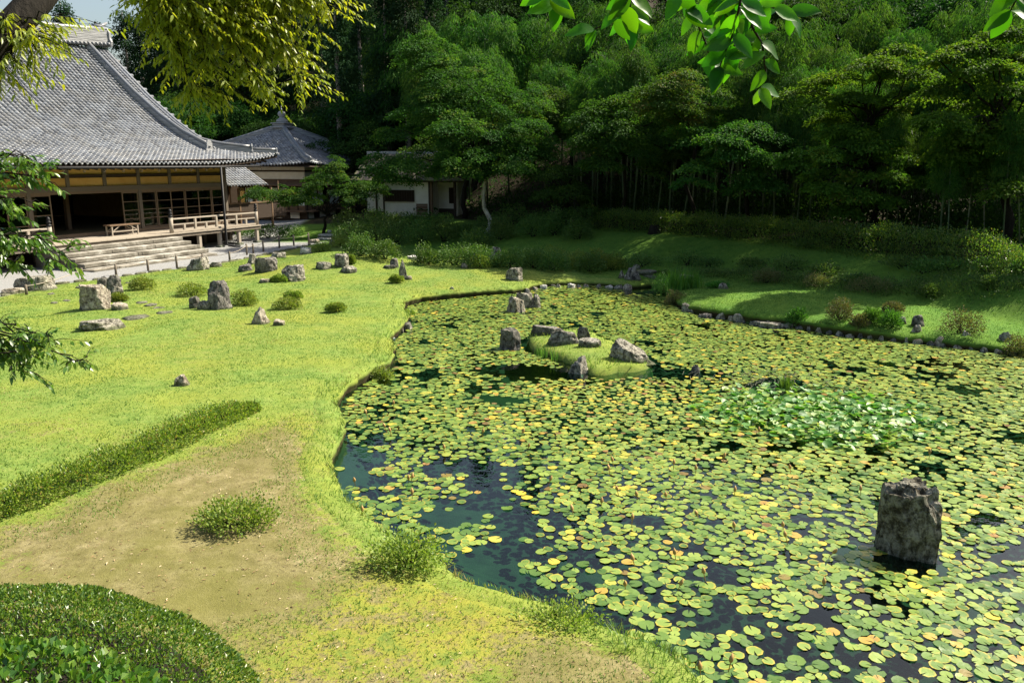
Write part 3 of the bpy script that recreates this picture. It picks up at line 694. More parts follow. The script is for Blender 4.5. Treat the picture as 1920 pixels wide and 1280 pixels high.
# veranda
fb = MB().box(-.148, .148, .0, WI - .02, FL - .05, FL).mesh('floor_board')
for k in range(70): o = link('floor_board', fb, M['wood_pale'], hall); o.location = (-.1 - .302 * k, -.0 - .004 * (k % 3), -.002 * (k % 2))
MB().box(-21.2, .06, .05, .16, FL - .20, FL - .055).build('veranda_beam', M['wood_grey'], hall)
MB().box(-21.2, .06, 1.7, 1.8, FL - .20, FL - .055).build('veranda_beam', M['wood_grey'], hall)
for s in np.arange(-.12, -5.3, -1.28):
    b = MB(); b.box(s - .08, s + .08, .10, .26, .10, FL - .055); pp_ = b.build('support_post', M['wood_pale'], hall, bevel=.01)
    MB().box(s - .16, s + .16, .02, .34, -.02, .10).build('base_stone', M['rock_white'], pp_, bevel=.02)
for s in np.arange(-.12, -14, -1.78):
    MB().box(s - .09, s + .09, 1.9, 2.08, .05, FL - .055).build('support_post', M['wood_grey'], hall)
MB().box(-21, .05, 2.3, 2.4, 0, FL - .06).build('foundation_wall', M['wood_dark'], hall)
def newel(s):
    b = MB(); b.lathe([(.088, 0), (.088, .70)], 14, (s, .15, FL)); nw = b.build('newel_post', M['wood_pale'], hall, True)
    c = MB(); c.lathe([(.10, .70), (.10, .76), (.05, .79), (.05, .81), (.095, .84), (.095, .88), (.055, .91), (.085, .97), (.06, 1.03), (.01, 1.08)], 14, (s, .15, FL)); c.build('finial', M['black'], nw, True)
S_M, S_R, S_L = -5.56, -.12, -11.4
for s in (S_M, S_R, S_L): newel(s)
def railing(a, c_, n):
    MB().box(a, c_, .115, .185, FL + .58, FL + .65).build('handrail', M['wood_pale'], hall, bevel=.01)
    MB().box(a, c_, .125, .175, FL + .34, FL + .39).build('middle_rail', M['wood_pale'], hall)
    MB().box(a, c_, .10, .20, FL + .02, FL + .10).build('bottom_rail', M['wood_pale'], hall)
    for i, s in enumerate(np.linspace(a, c_, n + 2)[1:-1]):
        MB().box(s - .05, s + .05, .105, .195, FL + .101, FL + (.579 if i % 2 else .339)).build('rail_post', M['wood_pale'], hall)
railing(S_M + .09, S_R - .09, 7); railing(-20, S_L - .09, 10)
MB().box(-.16, -.09, .25, WI - .07, FL + .58, FL + .65).build('handrail', M['wood_brown'], hall)
MB().box(-.155, -.105, .25, WI - .07, FL + .34, FL + .39).build('middle_rail', M['wood_brown'], hall)
# stone steps
SL, SR = -11.6, -5.42
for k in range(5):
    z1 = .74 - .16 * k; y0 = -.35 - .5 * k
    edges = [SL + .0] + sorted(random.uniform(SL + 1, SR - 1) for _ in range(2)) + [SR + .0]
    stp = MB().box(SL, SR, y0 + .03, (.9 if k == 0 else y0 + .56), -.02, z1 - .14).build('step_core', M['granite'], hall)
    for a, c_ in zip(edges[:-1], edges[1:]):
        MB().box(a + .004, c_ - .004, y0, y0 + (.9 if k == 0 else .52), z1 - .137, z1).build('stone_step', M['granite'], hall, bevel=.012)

# bench on the veranda
bw = thing('wooden_bench', 'low wooden bench standing on the temple veranda in the open doorway', 'bench')
bs, bz = hs(168, 432, 2.0)
bw.parent = None
d_ = np.array([math.sin(YAW), math.cos(YAW), 0]); in_ = np.array([-math.cos(YAW), math.sin(YAW), 0])
bp_ = HC + d_ * (-7.15) + in_ * 1.35; bw.location = (bp_[0], bp_[1], FL); bw.rotation_euler = (0, 0, HROT)
MB().box(-.78, .78, -.22, .22, .42, .47).build('seat', M['wood_brown'], bw, bevel=.008)
for sx in (-1, 1):
    for sy in (-1, 1): MB().box(sx * .66 - .025, sx * .66 + .025, sy * .17 - .025, sy * .17 + .025, 0, .419).build('leg', M['wood_pale'], bw)
for sy in (-1, 1):
    MB().box(-.635, .635, sy * .17 - .015, sy * .17 + .015, .16, .20).build('stretcher', M['wood_pale'], bw)
    for sx in (-1, 1): MB().bar((sx * .60, sy * .17, .21), (sx * .25, sy * .17, .42), .025, .03).build('brace', M['wood_pale'], bw)

# ================================================================== PAVILION WITH PYRAMID ROOF
PC = AT(531, 262, 58); PC[2] = 0
PH = rad(26); pav = thing('square_pavilion', 'square pavilion with pyramid tiled roof and stone ball finial behind the maple', 'pavilion', (PC[0], PC[1], .35), PH - math.pi / 4)
# local: near corner towards (+x,-y) diagonal ... faces: -y (left face) and +x (right face)
HA = 6.0; ZE = 3.45; ZA = 6.05
def pz(d): return ZE + (ZA - ZE) * (d / HA) ** 1.12
sl_ = np.linspace(0, HA, 100); sa = np.concatenate([[0], np.cumsum(np.hypot(np.diff(sl_), np.diff(pz(sl_))))])
def clift(u, y): return .22 * (abs(u) / HA) ** 4 * np.clip(1 - y / 3, 0, 1)
def pf(face):
    def s_(u, v):
        y = float(np.interp(v, sa, sl_)); z = pz(y) + clift(u, y)
        return {0: np.array([u, -HA + y, z]), 1: np.array([HA - y, u, z]), 2: np.array([-u, HA - y, z]), 3: np.array([-HA + y, -u, z])}[face]
    return s_
for fc in (0, 1, 3):
    tile_surface(pav, pf(fc), range(-26, 27), int(sa[-1] / .235), .235, .235, lambda u, v: abs(u) < HA - float(np.interp(v, sa, sl_)) - .02, 0, 5 + fc)
b = MB(); b.v = [(-HA, -HA, ZE - .05), (HA, -HA, ZE - .05), (HA, HA, ZE - .05), (-HA, HA, ZE - .05), (0, 0, ZA - .1)]; b.f = [(0, 1, 4), (1, 2, 4), (2, 3, 4), (3, 0, 4), (3, 2, 1, 0)]
b.build('roof_deck', M['wood_dark'], pav)
for sx, sy in ((1, -1), (-1, -1), (1, 1), (-1, 1)):
    pts = [(sx * (HA - t_), sy * (HA - t_), pz(t_) + clift(HA - t_, t_) + .03) for t_ in np.linspace(5.6, .05, 9)]
    b = MB()
    for p, q in zip(pts[:-1], pts[1:]): b.bar(Vector(p) + Vector((0, 0, .10)), Vector(q) + Vector((0, 0, .10)), .30, .24)
    o = b.build('hip_ridge', M['ridge'], pav); c = MB(); c.tube([Vector(p) + Vector((0, 0, .25)) for p in pts], [.10] * 9, 8); c.build('ridge_cap', M['tile'], o, True)
fin = MB().box(-.55, .55, -.55, .55, ZA - .35, ZA - .03).box(-.68, .68, -.68, .68, ZA - .03, ZA + .07).box(-.5, .5, -.5, .5, ZA + .07, ZA + .26).box(-.6, .6, -.6, .6, ZA + .26, ZA + .33).build('roof_finial', M['ridge'], pav, bevel=.03)
b = MB(); b.lathe([(.35, .33), (.42, .42), (.36, .56), (.18, .66), (.17, .74), (.27, .86), (.28, .98), (.18, 1.10), (.05, 1.16), (.015, 1.5)], 16, (0, 0, ZA)); b.build('ball_ornament', M['ridge'], fin, True)
WA = 4.7; Z0 = .55
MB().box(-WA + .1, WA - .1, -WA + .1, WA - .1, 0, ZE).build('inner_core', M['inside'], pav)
for fc in (0, 1):
    R_m = Matrix.Rotation(0 if fc == 0 else math.pi / 2, 4, 'Z')
    def part(n, bb, mat, par=pav):
        o = bb.build(n, M[mat], par); o.matrix_local = R_m; return o
    part('frieze_wall', MB().box(-WA, WA, -WA, -WA + .08, 2.62, ZE - .02), 'plaster')
    part('eave_beam', MB().box(-WA - .02, WA + .02, -WA - .03, -WA + .11, 3.08, 3.18), 'wood_dark')
    part('lintel', MB().box(-WA - .02, WA + .02, -WA - .05, -WA + .1, 2.50, 2.62), 'wood_brown')
    part('lean_to_roof', MB().bar((-WA - .3, -WA - .5, 2.38), (WA + .3, -WA - .5, 2.38), .9, .05, (0, -.35, 1)), 'wood_brown')
    part('sill_beam', MB().box(-WA - .05, WA + .05, -WA - .45, -WA + .1, Z0 + .0, Z0 + .1), 'wood_brown')
    for k, x in enumerate(np.linspace(-WA, WA, 8)): part('post', MB().box(x - .06, x + .06, -WA - .04, -WA + .08, 0, 2.5), 'wood_dark')
    xx = np.linspace(-WA, WA, 15)
    for k in range(14):
        d0 = MB().box(xx[k] + .07, xx[k + 1] - .03, -WA + .0, -WA + .03, Z0 + .1, .95); part('door_base', d0, 'wood_brown')
        part('window_pane', MB().box(xx[k] + .07, xx[k + 1] - .03, -WA + .01, -WA + .02, .95, 2.05), 'paper' if (k * 7) % 3 else 'glass')
        if k % 2 == 0: part('base_panel', MB().box(xx[k] + .1, xx[k + 1] + .1, -WA - .02, -WA + .02, .12, .5), 'plaster')
    part('base_board', MB().box(-WA, WA, -WA + .02, -WA + .06, 0, .55), 'wood_dark')
# connecting corridor between hall and pavilion
cor = thing('roofed_corridor', 'low roofed timber corridor joining the hall to the pavilion', 'corridor', HC + d_ * 1.2 + in_ * 3.0, HROT)
ct = lambda u, v: np.array([u, v * .86, 2.75 + v * .5])
tile_surface(cor, ct, range(0, 13), 12, .235, .235, lambda u, v: True, 0, 12)
MB().bar((-.1, 1.3, 3.45), (3.1, 1.3, 3.45), 2.6, .05, (0, -.5, .86)).build('roof_deck', M['wood_dark'], cor)
MB().box(-.1, 3.1, 2.2, 2.6, 4.05, 4.3).build('corridor_ridge', M['ridge'], cor)
MB().box(0, 5.2, .72, .8, FL, 1.75).build('board_wall', M['wood_dark'], cor)
MB().box(0, 5.2, .68, .84, 1.75, 1.83).build('handrail', M['wood_brown'], cor)
for x in np.arange(0.1, 5.2, 1.3): MB().box(x - .05, x + .05, .70, .82, 0, 2.6).build('post', M['wood_brown'], cor)
for x in np.arange(0.75, 5.2, 1.3):
    MB().box(x - .03, x + .03, .74, .79, 1.83, 2.95).build('mullion', M['wood_brown'], cor)
MB().box(0, 2.9, 2.2, 2.3, 0, 4.0).build('rear_wall', M['inside'], cor)
MB().box(0, 5.2, .9, 2.2, FL - .1, FL).build('corridor_floor', M['wood_brown'], cor)

# ================================================================== TEA HOUSE
TC = AT(806, 408, 46.0); tea = thing('tea_house', 'small white plastered tea house with mossy shingle roof behind dark bushes', 'tea house', (TC[0], TC[1], TC[2]), rad(-14))
W2 = 2.75
tl_ = MB().box(-W2, 0, 0, .12, .35, 2.15); MB().box(-W2, 0, .004, .12, .0, .0 + .06).build('ground_sill', M['wood_dark'], tea)
MB().box(-W2, 0, 0, .12, .062, 2.2).build('front_wall', M['plaster'], tea)
MB().box(-W2 + .06, -.93, -.05, -.004, .92, 1.50).build('window_recess', M['inside'], tea)
wf = MB()
for x in np.linspace(-W2 + .04, -.9, 13): wf.box(x - .012, x + .012, -.075, -.055, .94, 1.48)
wf.box(-W2 + .02, -.88, -.09, -.05, 1.48, 1.54).box(-W2 + .02, -.88, -.09, -.05, .88, .94)
wf.build('window_lattice', M['wood_dark'], tea)
hat = MB().box(-.80, -.12, -.03, -.003, .12, .78).build('crawl_door', M['wood_brown'], tea)
for zz in (.12, .30, .50, .66, .76): MB().box(-.82, -.10, -.05, -.031, zz - .012, zz + .012).build('batten', M['wood_pale'], hat)
for x in (-W2 - .03, .0): MB().box(x - .05, x + .05, -.03, .13, 0, 2.2).build('post', M['wood_dark'], tea)
MB().box(-W2 - 1.3, -W2 - .08, .5, .62, .3, 1.95).build('side_wall', M['plaster'], tea)
MB().box(-W2 - 1.3, -W2 - .08, .47, .63, .0, .298).build('wall_base', M['wood_dark'], tea)
MB().box(-W2 - .75, -W2 - .65, .44, .66, 0, 2.0).build('post', M['wood_dark'], tea)
MB().box(.12, .24, -.2, -.08, 0, 2.2).build('post', M['wood_brown'], tea)
MB().box(.1, 1.55, 1.3, 1.42, .45, 2.2).build('rear_wall', M['plaster'], tea)
MB().box(.1, 1.55, 1.28, 1.43, 0, .448).build('wall_base', M['wood_dark'], tea)
MB().box(.75, 1.1, 1.25, 1.298, .75, 1.65).build('alcove_window', M['inside'], tea)
MB().box(-.02, .1, .13, 1.3, .062, 2.2).build('inner_wall', M['plaster'], tea)
MB().box(1.5, 1.62, -.2, -.08, 0, 2.2).build('post', M['wood_dark'], tea)
MB().box(1.55, 1.67, .0, 1.42, .0, 2.2).build('end_wall', M['plaster'], tea)
t = NT('mossy_shingle'); n1 = t.noise(t.coord('Object'), 3, 6, .7); t.bump(t.noise(t.coord('Object'), 12, 4, .7), .8, .05)
M['shingle'] = t.base(t.ramp(n1, [(.35, (.06, .05, .04)), (.5, (.16, .14, .11)), (.62, (.14, .17, .04)), (.8, (.22, .26, .06))]), .9, .1)
for j in range(9):
    y0 = -.75 + j * .28; z0 = 2.18 + j * .16
    for i in range(8): 
        b = MB(); b.bar((-4.4 + i * .84 + .42 * (j % 2), y0, z0), (-4.4 + i * .84 + .83 + .42 * (j % 2), y0, z0), .36, .045, (0, -.5, .86)); b.build('shingle', M['shingle'], tea)
MB().box(-4.4, 2.2, -.6, 2.6, 2.20, 2.26).build('eave_ceiling', M['wood_dark'], tea)
MB().bar((-4.4, .55, 2.75), (2.3, .55, 2.75), 2.9, .06, (0, -.5, .86)).build('roof_deck', M['wood_dark'], tea)
MB().box(-4.5, 2.5, 1.7, 2.1, 3.5, 3.72).build('roof_ridge', M['ridge'], tea)
#LAND
# ================================================================== ROCKS
_ico = {}
def ico(n):
    if n not in _ico:
        import bmesh
        bm = bmesh.new(); bmesh.ops.create_icosphere(bm, subdivisions=n, radius=1)
        _ico[n] = (np.array([v.co[:] for v in bm.verts]), np.array([[v.index for v in f.verts] for f in bm.faces])); bm.free()
    return _ico[n]
KIND = {  # side planes, superness, taper, lean, top tilt
    'block': dict(n=7, d=(.74, .95), top=.80, tap=.10), 'round': dict(n=9, d=(.80, 1.0), top=.9, tap=.18), 'spire': dict(n=7, d=(.62, .9), top=1.3, tap=.62),
    'slab': dict(n=7, d=(.8, 1.0), top=.62, tap=.08), 'wedge': dict(n=6, d=(.62, .9), top=1.2, tap=.42), 'dome': dict(n=8, d=(.8, .95), top=1.05, tap=.32),
    'tower': dict(n=6, d=(.86, 1.0), top=.74, tap=-.02),
    'lean': dict(n=7, d=(.7, .9), top=.8, tap=.2)}
def rock_mesh(w, dp, h, kind, seed, det=3, lean=0.0):
    k = KIND[kind]; rng = np.random.default_rng(seed); V, F_ = ico(det); N = V / np.linalg.norm(V, axis=1)[:, None]
    az = (np.arange(k['n']) + rng.uniform(-.35, .35, k['n'])) * 2 * np.pi / k['n']; el = rng.uniform(-.12, .30, k['n'])
    pl = np.stack([np.cos(az) * np.cos(el), np.sin(az) * np.cos(el), np.sin(el)], 1); dd = rng.uniform(*k['d'], k['n'])
    tops = [[rng.normal(0, .16), rng.normal(0, .16), 1.0]] + [[math.cos(a) * .75, math.sin(a) * .75, .66] for a in rng.uniform(0, 6.28, 3)]
    tops = np.array(tops); tops /= np.linalg.norm(tops, axis=1)[:, None]
    pl = np.concatenate([pl, tops, [[0, 0, -1]]]); dd = np.concatenate([dd, [k['top']], rng.uniform(.88, 1.12, 3), [.8]])
    dots = N @ pl.T; rr = np.where(dots > .02, dd[None] / np.maximum(dots, .02), 9).min(1); rr = np.minimum(rr, 1.45)
    p = N * rr[:, None]
    rough = fbm(p * 1.6 + seed * 3.1, 3, seed) * .12 + fbm(p * 5 + seed, 3, seed + 7) * .055 + np.abs(fbm(p * 9 + seed, 2, seed + 9)) * .03
    crease = -np.abs(fbm(p * np.array([3, 3, 1.0]) + 9.7 * seed, 2, seed + 3)); rough = rough + np.clip(crease + .12, 0, 1) * -.5
    p = p * (1 + rough[:, None])
    zz = (p[:, 2] - p[:, 2].min()) / np.ptp(p[:, 2])
    s = 1 - k['tap'] * zz; p[:, 0] *= s; p[:, 1] *= s
    for a, e in ((0, w), (1, dp)): p[:, a] = (p[:, a] - p[:, a].min()) / np.ptp(p[:, a]) * e - e / 2
    p[:, 2] = zz * h; p[:, 0] += lean * zz * w
    if lean: p[:, 0] = (p[:, 0] - p[:, 0].min()) / np.ptp(p[:, 0]) * w - w / 2
    return p, F_
def rock(x0, x1, y0, y1, kind, label, mat='rock', seed=None, dr=.75, lean=0, det=None, zbase=None, cat='rock', name=None, group=None, rot=0, parent=None, ramp=0):
    """pixel box in the photograph of a stone that stands on the ground there"""
    det = det or (4 if x1 - x0 > 26 else 3); shore_ = zbase == 's'; zbase = 'w' if shore_ else zbase
    seed = seed if seed is not None else int(x0 * 7 + y1 * 13) % 9973
    cx = (x0 + x1) / 2
    p = P(cx, y1, WATER) if zbase == 'w' else PG(cx, y1)
    m = mpp(p); w = (x1 - x0) * m; th = math.atan2(CAMH - p[2], math.hypot(p[0], p[1])); dpt = w * dr
    h = max(.05, ((y1 - y0) * m - dpt * math.sin(th) * .75) / math.cos(th))
    fw = p[:2] / np.linalg.norm(p[:2]); c = p[:2] + fw * dpt * (-.12 if shore_ else .5)
    zc = gz(*c) if zbase != 'w' else WATER; sink = .05 + h * .06 if zbase != 'w' else .25
    zc = min(zc, p[2]) if zbase != 'w' else WATER
    V, F_ = rock_mesh(w, dpt, h + sink, kind, seed, det, lean)
    if ramp: V[:, 2] *= 1 - ramp * (V[:, 0] / w + .5)
    o = link(name or ('boulder' if w > .6 else 'stone'), mesh_np('rock', V, F_, None, True), M[mat], parent)
    o.location = (c[0], c[1], zc - sink); o.rotation_euler = (0, 0, -math.atan2(p[0], p[1]) + rot)
    if parent is None: tag(o, label, cat, group)
    o.data.set_sharp_from_angle(angle=rad(24))
    return o
R = [
 (30,105,514,547,'slab','broad flat topped boulder beside the gravel path below the left branch','rock',4),
 (0,46,538,552,'slab','low reddish stone at the far left by the gravel path','rock_tan'),
 (153,208,528,582,'block','tall squarish pale boulder, leftmost standing stone on the lawn','rock_tan',5),
 (183,207,517,538,'block','dark stone leaning behind the squarish pale boulder','rock_dark'),
 (201,231,514,551,'round','dark knobbly upright stone just right of the squarish pale boulder','rock_dark'),
 (204,232,533,551,'round','small grey stone at the foot of the knobbly upright stone','rock'),
 (210,241,566,582,'slab','low flat topped block at the right foot of the pale squarish boulder','rock_tan'),
 (153,234,592,620,'slab','wide flat grey slab of rock lying on the lawn in front of the squarish boulder','rock'),
 (391,436,524,581,'dome','tall rounded dark standing stone between two clipped bushes','rock_dark',9),
 (355,377,554,579,'round','small dark stone at the left of the rounded standing stone','rock_dark'),
 (368,398,562,581,'round','low stone touching the left foot of the rounded standing stone','rock'),
 (471,509,573,609,'spire','pointed tan rock on the open lawn beside a small square block','rock_tan',3),
 (511,535,597,611,'slab','small square cut block right of the pointed tan rock','rock_tan'),
 (325,357,700,725,'wedge','lone pale angular stone on the near lawn','rock_tan'),
 (349,393,480,508,'round','broad pale boulder beside the rope fence near the steps','rock',6),
 (393,417,490,501,'slab','low grey stone right of the boulder by the rope fence','rock'),
 (447,476,494,509,'slab','low dark flat stone left of the big dark block','rock_dark'),
 (462,486,474,496,'wedge','leaning slanted stone behind the big dark block','rock'),
 (478,521,479,511,'block','big dark cubic boulder in the group near the path','rock_dark',2),
 (504,537,472,484,'slab','low grey rock at the back right of the dark cubic boulder','rock'),
 (526,575,495,529,'dome','large rounded mottled boulder in front of the grassy mound','rock',8),
 (486,509,522,531,'slab','thin flat stone lying left of the mottled boulder','rock_tan'),
 (562,584,462,477,'block','pale flat topped stone at the left foot of the grassy mound','rock_white'),
 (592,623,489,507,'slab','slanting low rock on the front of the grassy mound','rock'),
 (627,655,474,502,'block','square upright block standing on the grassy mound','rock',12),
 (638,670,498,513,'slab','low flat rock below the square block on the mound','rock'),
 (718,742,496,505,'slab','low flat stone left of the slim pointed stone','rock_dark'),
 (730,748,483,502,'round','short rounded stone behind the slim pointed stone','rock_dark'),
 (747,766,485,525,'spire','slim pointed upright stone in the middle of the far lawn','rock',7),
 (762,774,516,525,'round','pebble sized stone at the right foot of the slim pointed stone','rock_tan'),
 (864,878,492,504,'block','small pale stone left of the far clipped bushes','rock'),
 (880,905,475,489,'round','low pale rock behind the far clipped bushes','rock_white'),
 (916,941,462,489,'dome','tall rounded grey standing stone at the edge of the dark shrubbery','rock',5),
 (762,791,478,488,'slab','flat pale slab lying at the back of the far lawn','rock_white'),
 (616,628,447,459,'dome','small grey stone in the yellow green bushes behind the mound','rock'),
 (577,601,447,456,'slab','flat step stone at the far end of the gravel path','rock_tan'),
 (947,982,500,527,'block','square topped grey block on the lawn above the pond edge','rock',4),
 (1027,1041,495,506,'wedge','small pointed stone against the dark shrubbery at the far shore','rock_tan'),
 (1170,1204,498,527,'dome','grey rounded boulder at the left end of the stone bridge','rock_dark',3),
 (1186,1201,495,506,'round','small stone on top behind the bridge boulder','rock'),
 (1158,1172,506,522,'wedge','narrow stone left of the bridge boulder','rock'),
 (1271,1299,513,531,'slab','grey block behind the reeds right of the stone bridge','rock'),
 (1346,1367,529,542,'wedge','slanted grey stone on the left tip of the right bank lawn','rock'),
 (724,744,621,635,'round','small stone set in the left bank below the cove','rock_white'),
 (751,758,607,622,'wedge','thin upright stone in the left bank beside the mossy shore rock','rock_tan'),
 (753,775,592,618,'round','mossy rock at the water line of the left bank','rock',11),
]
for r in R: rock(*r[:5], r[5], r[6], *( [r[7]] if len(r) > 7 else []))
RW = [
 (949,987,554,586,'block','front left block of the three rocks standing in the far water','rock_tan',3),
 (966,999,544,577,'block','tallest middle rock of the three standing in the far water','rock',2),
 (996,1014,550,577,'block','right hand small rock of the three standing in the far water','rock',6),
 (934,979,612,657,'block','dark jagged upright rock at the left end of the grassy islet','rock_dark',14),
 (1290,1318,682,700,'wedge','small dark pointed stone alone in the water right of the islet','rock_dark'),
 (1059,1109,663,703,'wedge','jagged pale rock at the front edge of the grassy islet','rock',21),
]
for r in RW: rock(*r[:5], r[5], r[6], *( [r[7]] if len(r) > 7 else []), zbase='w')
RI = [(994,1058,606,629,'slab','long low rock at the back left of the grassy islet','rock_dark',5,0),
 (1024,1090,618,648,'dome','broad humped grey rock in the middle of the grassy islet','rock',6,.1),
 (1081,1110,611,637,'wedge','upright leaning rock behind the humped rock on the islet','rock_dark',7,-.3),
 (1084,1129,632,652,'slab','low flat rock at the right of the humped rock on the islet','rock',8,0),
 (1141,1230,622,680,'block','large tilted grey slab sloping down to the right end of the islet','rock',9,0)]
for r in RI: rock(*r[:5], r[5], r[6], r[7], dr=.45, lean=r[8], ramp=.8 if r[0] == 1141 else .25 if r[0] == 994 else 0)
# big rock in the near water
bigr = rock(1640,1753,893,1049,'tower','big weathered upright rock standing alone among the lily pads','rock_brown',31,dr=.8,zbase='w',det=5)
RB = [(1277,1299,565,583),(1307,1337,584,595),(1341,1361,581,597),(1357,1372,586,597),(1373,1399,581,602),(1405,1484,591,609),(1507,1530,587,603),(1509,1531,599,616),(1536,1548,596,606),
 (1683,1701,593,608),(1707,1732,589,613),(1693,1726,604,638),(1680,1694,618,636),(1644,1657,606,627),(1741,1778,623,646),(1796,1820,616,647),(1865,1893,616,654)]
KB = ['round','slab','block','round','block','slab','round','wedge','round','round','round','wedge','wedge','block','wedge','round','block']
LB = ['grey stone under the round bush at the left tip of the right bank','low dark stone flush with the water at the start of the right bank edging','squarish pale stone in the right bank edging next to a smaller one','small stone squeezed between two squarish stones of the right bank edging',
 'largest squarish block of the right bank edging','long flat ledge of rock along the right bank','grey stone above another beside the first fern clump','pale wedge stone at the water under the grey stone by the fern clump','tiny pinkish stone in the brown bushes of the right bank',
 'rounded grey stone behind the tall pyramid stone on the right bank','dark upright stone behind the tall pyramid stone','tall pyramid shaped tan stone on the right bank water line','small pointed stone left of the pyramid shaped stone','narrow grey stone between two fern clumps',
 'tan orange wedge stone at the water right of the pyramid stone','pale mottled upright stone below the wide brown bush','grey upright stone at the far right end of the bank']
MT = ['rock','rock_dark','rock_tan','rock','rock','rock','rock','rock_white','rock_tan','rock','rock_dark','rock_tan','rock','rock','rock_tan','rock_white','rock']
for b_, k_, l_, m_ in zip(RB, KB, LB, MT): rock(*b_, k_, l_, m_, lean=.25 if k_ == 'wedge' else 0, zbase='s' if b_[3] - b_[2] > 8 and l_[:7] not in ('rounded', 'dark up') else None)
# edging stones of the far cove
EC = [(938,951,535,543),(951,962,535,542),(959,973,531,539),(972,983,526,537),(982,995,539,547),(997,1010,536,543),(1012,1026,532,541),(1027,1043,526,537),(1040,1053,531,538),(1062,1079,529,539),(1079,1092,531,538),(1092,1107,531,537),
 (1100,1116,525,532),(1117,1129,531,538),(1128,1140,525,533),(1133,1150,532,539),(1151,1169,531,540),(1167,1186,530,542),(1169,1187,521,532),(1188,1199,527,536)]
for i, b_ in enumerate(EC):
    rock(*b_, 'round' if i % 3 else 'slab', '%s stone from the left in the edging row of the far cove' % ['first','second','third','fourth','fifth','sixth','seventh','eighth','ninth','tenth','eleventh','twelfth','thirteenth','fourteenth','fifteenth','sixteenth','seventeenth','eighteenth','nineteenth','last'][i], ['rock_white', 'rock', 'rock_tan'][i % 3], group='edging stones of the far cove', det=2, zbase='s' if b_[2] > 527 else None)
for i, b_ in enumerate([(843,851,547,553),(860,868,553,559),(1116,1125,496,500)]):
    rock(*b_, 'round', ['white pebble on the grass edge of the cove, left of two', 'white pebble on the grass edge of the cove, right of two', 'thin pale stone on the grass below the shrubbery at the far shore'][i], 'rock_white', det=2)
# low edging stones filling the line of the right bank
rng = np.random.default_rng(12); el_ = [(1300, 584), (1345, 594), (1400, 604), (1440, 609), (1490, 613), (1540, 622), (1590, 630), (1640, 634), (1700, 641), (1760, 647), (1830, 655), (1900, 664)]
for i in range(30):
    q = i / 29 * (len(el_) - 1.001); k = int(q); x = el_[k][0] + (el_[k + 1][0] - el_[k][0]) * (q - k); y = el_[k][1] + (el_[k + 1][1] - el_[k][1]) * (q - k); w = rng.uniform(10, 20)
    rock(x - w / 2, x + w / 2, y - rng.uniform(7, 11), y + 1, 'round' if i % 2 else 'slab', 'low edging stone at the waterline of the right bank, number %s from its left tip' % (i + 1), ['rock', 'rock_tan', 'rock_dark'][i % 3], group='low edging stones of the right bank', det=2, zbase='s')
# stepping stones
SS = [(292,325,582,590),(282,311,574,580),(271,295,570,575),(252,277,563,571),(142,161,535,541),(90,105,549,553),(116,131,562,566),(96,109,567,570),(233,247,527,532),(230,285,587,601)]
SLAB = ['brownish stepping stone, nearest of the curved row','second stepping stone of the curved row right of the squarish boulder','third thin stepping stone of the curved row','farthest stepping stone of the curved row, right of the low block','flat grey stepping stone by the path left of the knobbly stone',
 'sunken stepping stone left of the pale squarish boulder, farthest one','sunken stepping stone nearest to the pale squarish boulder','small sunken stepping stone in the grass below the flat boulder','small flat stone behind the knobbly upright stone','flat oval stone lying right of the wide grey slab']
for b_, l_ in zip(SS, SLAB):
    p = PG((b_[0] + b_[1]) / 2, b_[3]); m = mpp(p); w = (b_[1] - b_[0]) * m; th = math.atan2(CAMH - p[2], math.hypot(p[0], p[1])); dpt = min((b_[3] - b_[2]) * m / math.sin(th), w * 1.2)
    V, F_ = rock_mesh(w, dpt, .14, 'slab', int(b_[0]), 2); o = link('stepping_stone', mesh_np('stone', V, F_, None, True), M['rock'])
    fw = p[:2] / np.linalg.norm(p[:2]); c = p[:2] + fw * dpt * .5; o.location = (c[0], c[1], gz(*c) - .10); tag(o, l_, 'stepping stone', 'stepping stones on the lawn')
# slab bridge
sb = thing('stone_bridge', 'layered natural stone slab bridging the inlet at the far end of the pond', 'bridge', PG(1216, 520))
for k, (dx, dz, w) in enumerate([(0, -.02, .85), (.05, .08, .95), (-.02, .18, .85)]):
    V, F_ = rock_mesh(w, 1.1, .15, 'slab', 50 + k, 3); o = link('stone_layer', mesh_np('stone_layer', V, F_, None, True), M['rock'], sb); o.location = (dx, .35 * k, dz - .15)
# stone steps at the end of the path
for i, (x0, x1, y0, y1) in enumerate([(594, 624, 442, 447), (594, 628, 434, 440), (612, 622, 428, 433)]):
    p = P((x0 + x1) / 2, y1, .10 + .16 * i); m = mpp(p); w = (x1 - x0) * m; V, F_ = rock_mesh(w, .5, .24, 'slab', 70 + i, 2)
    o = link('garden_step', mesh_np('step', V, F_, None, True), M['rock_white']); o.location = (p[0], p[1], p[2] - .18); tag(o, ['lowest', 'middle', 'uppermost'][i] + ' of the three rough stone steps under the small maple', 'step', 'rough garden steps')
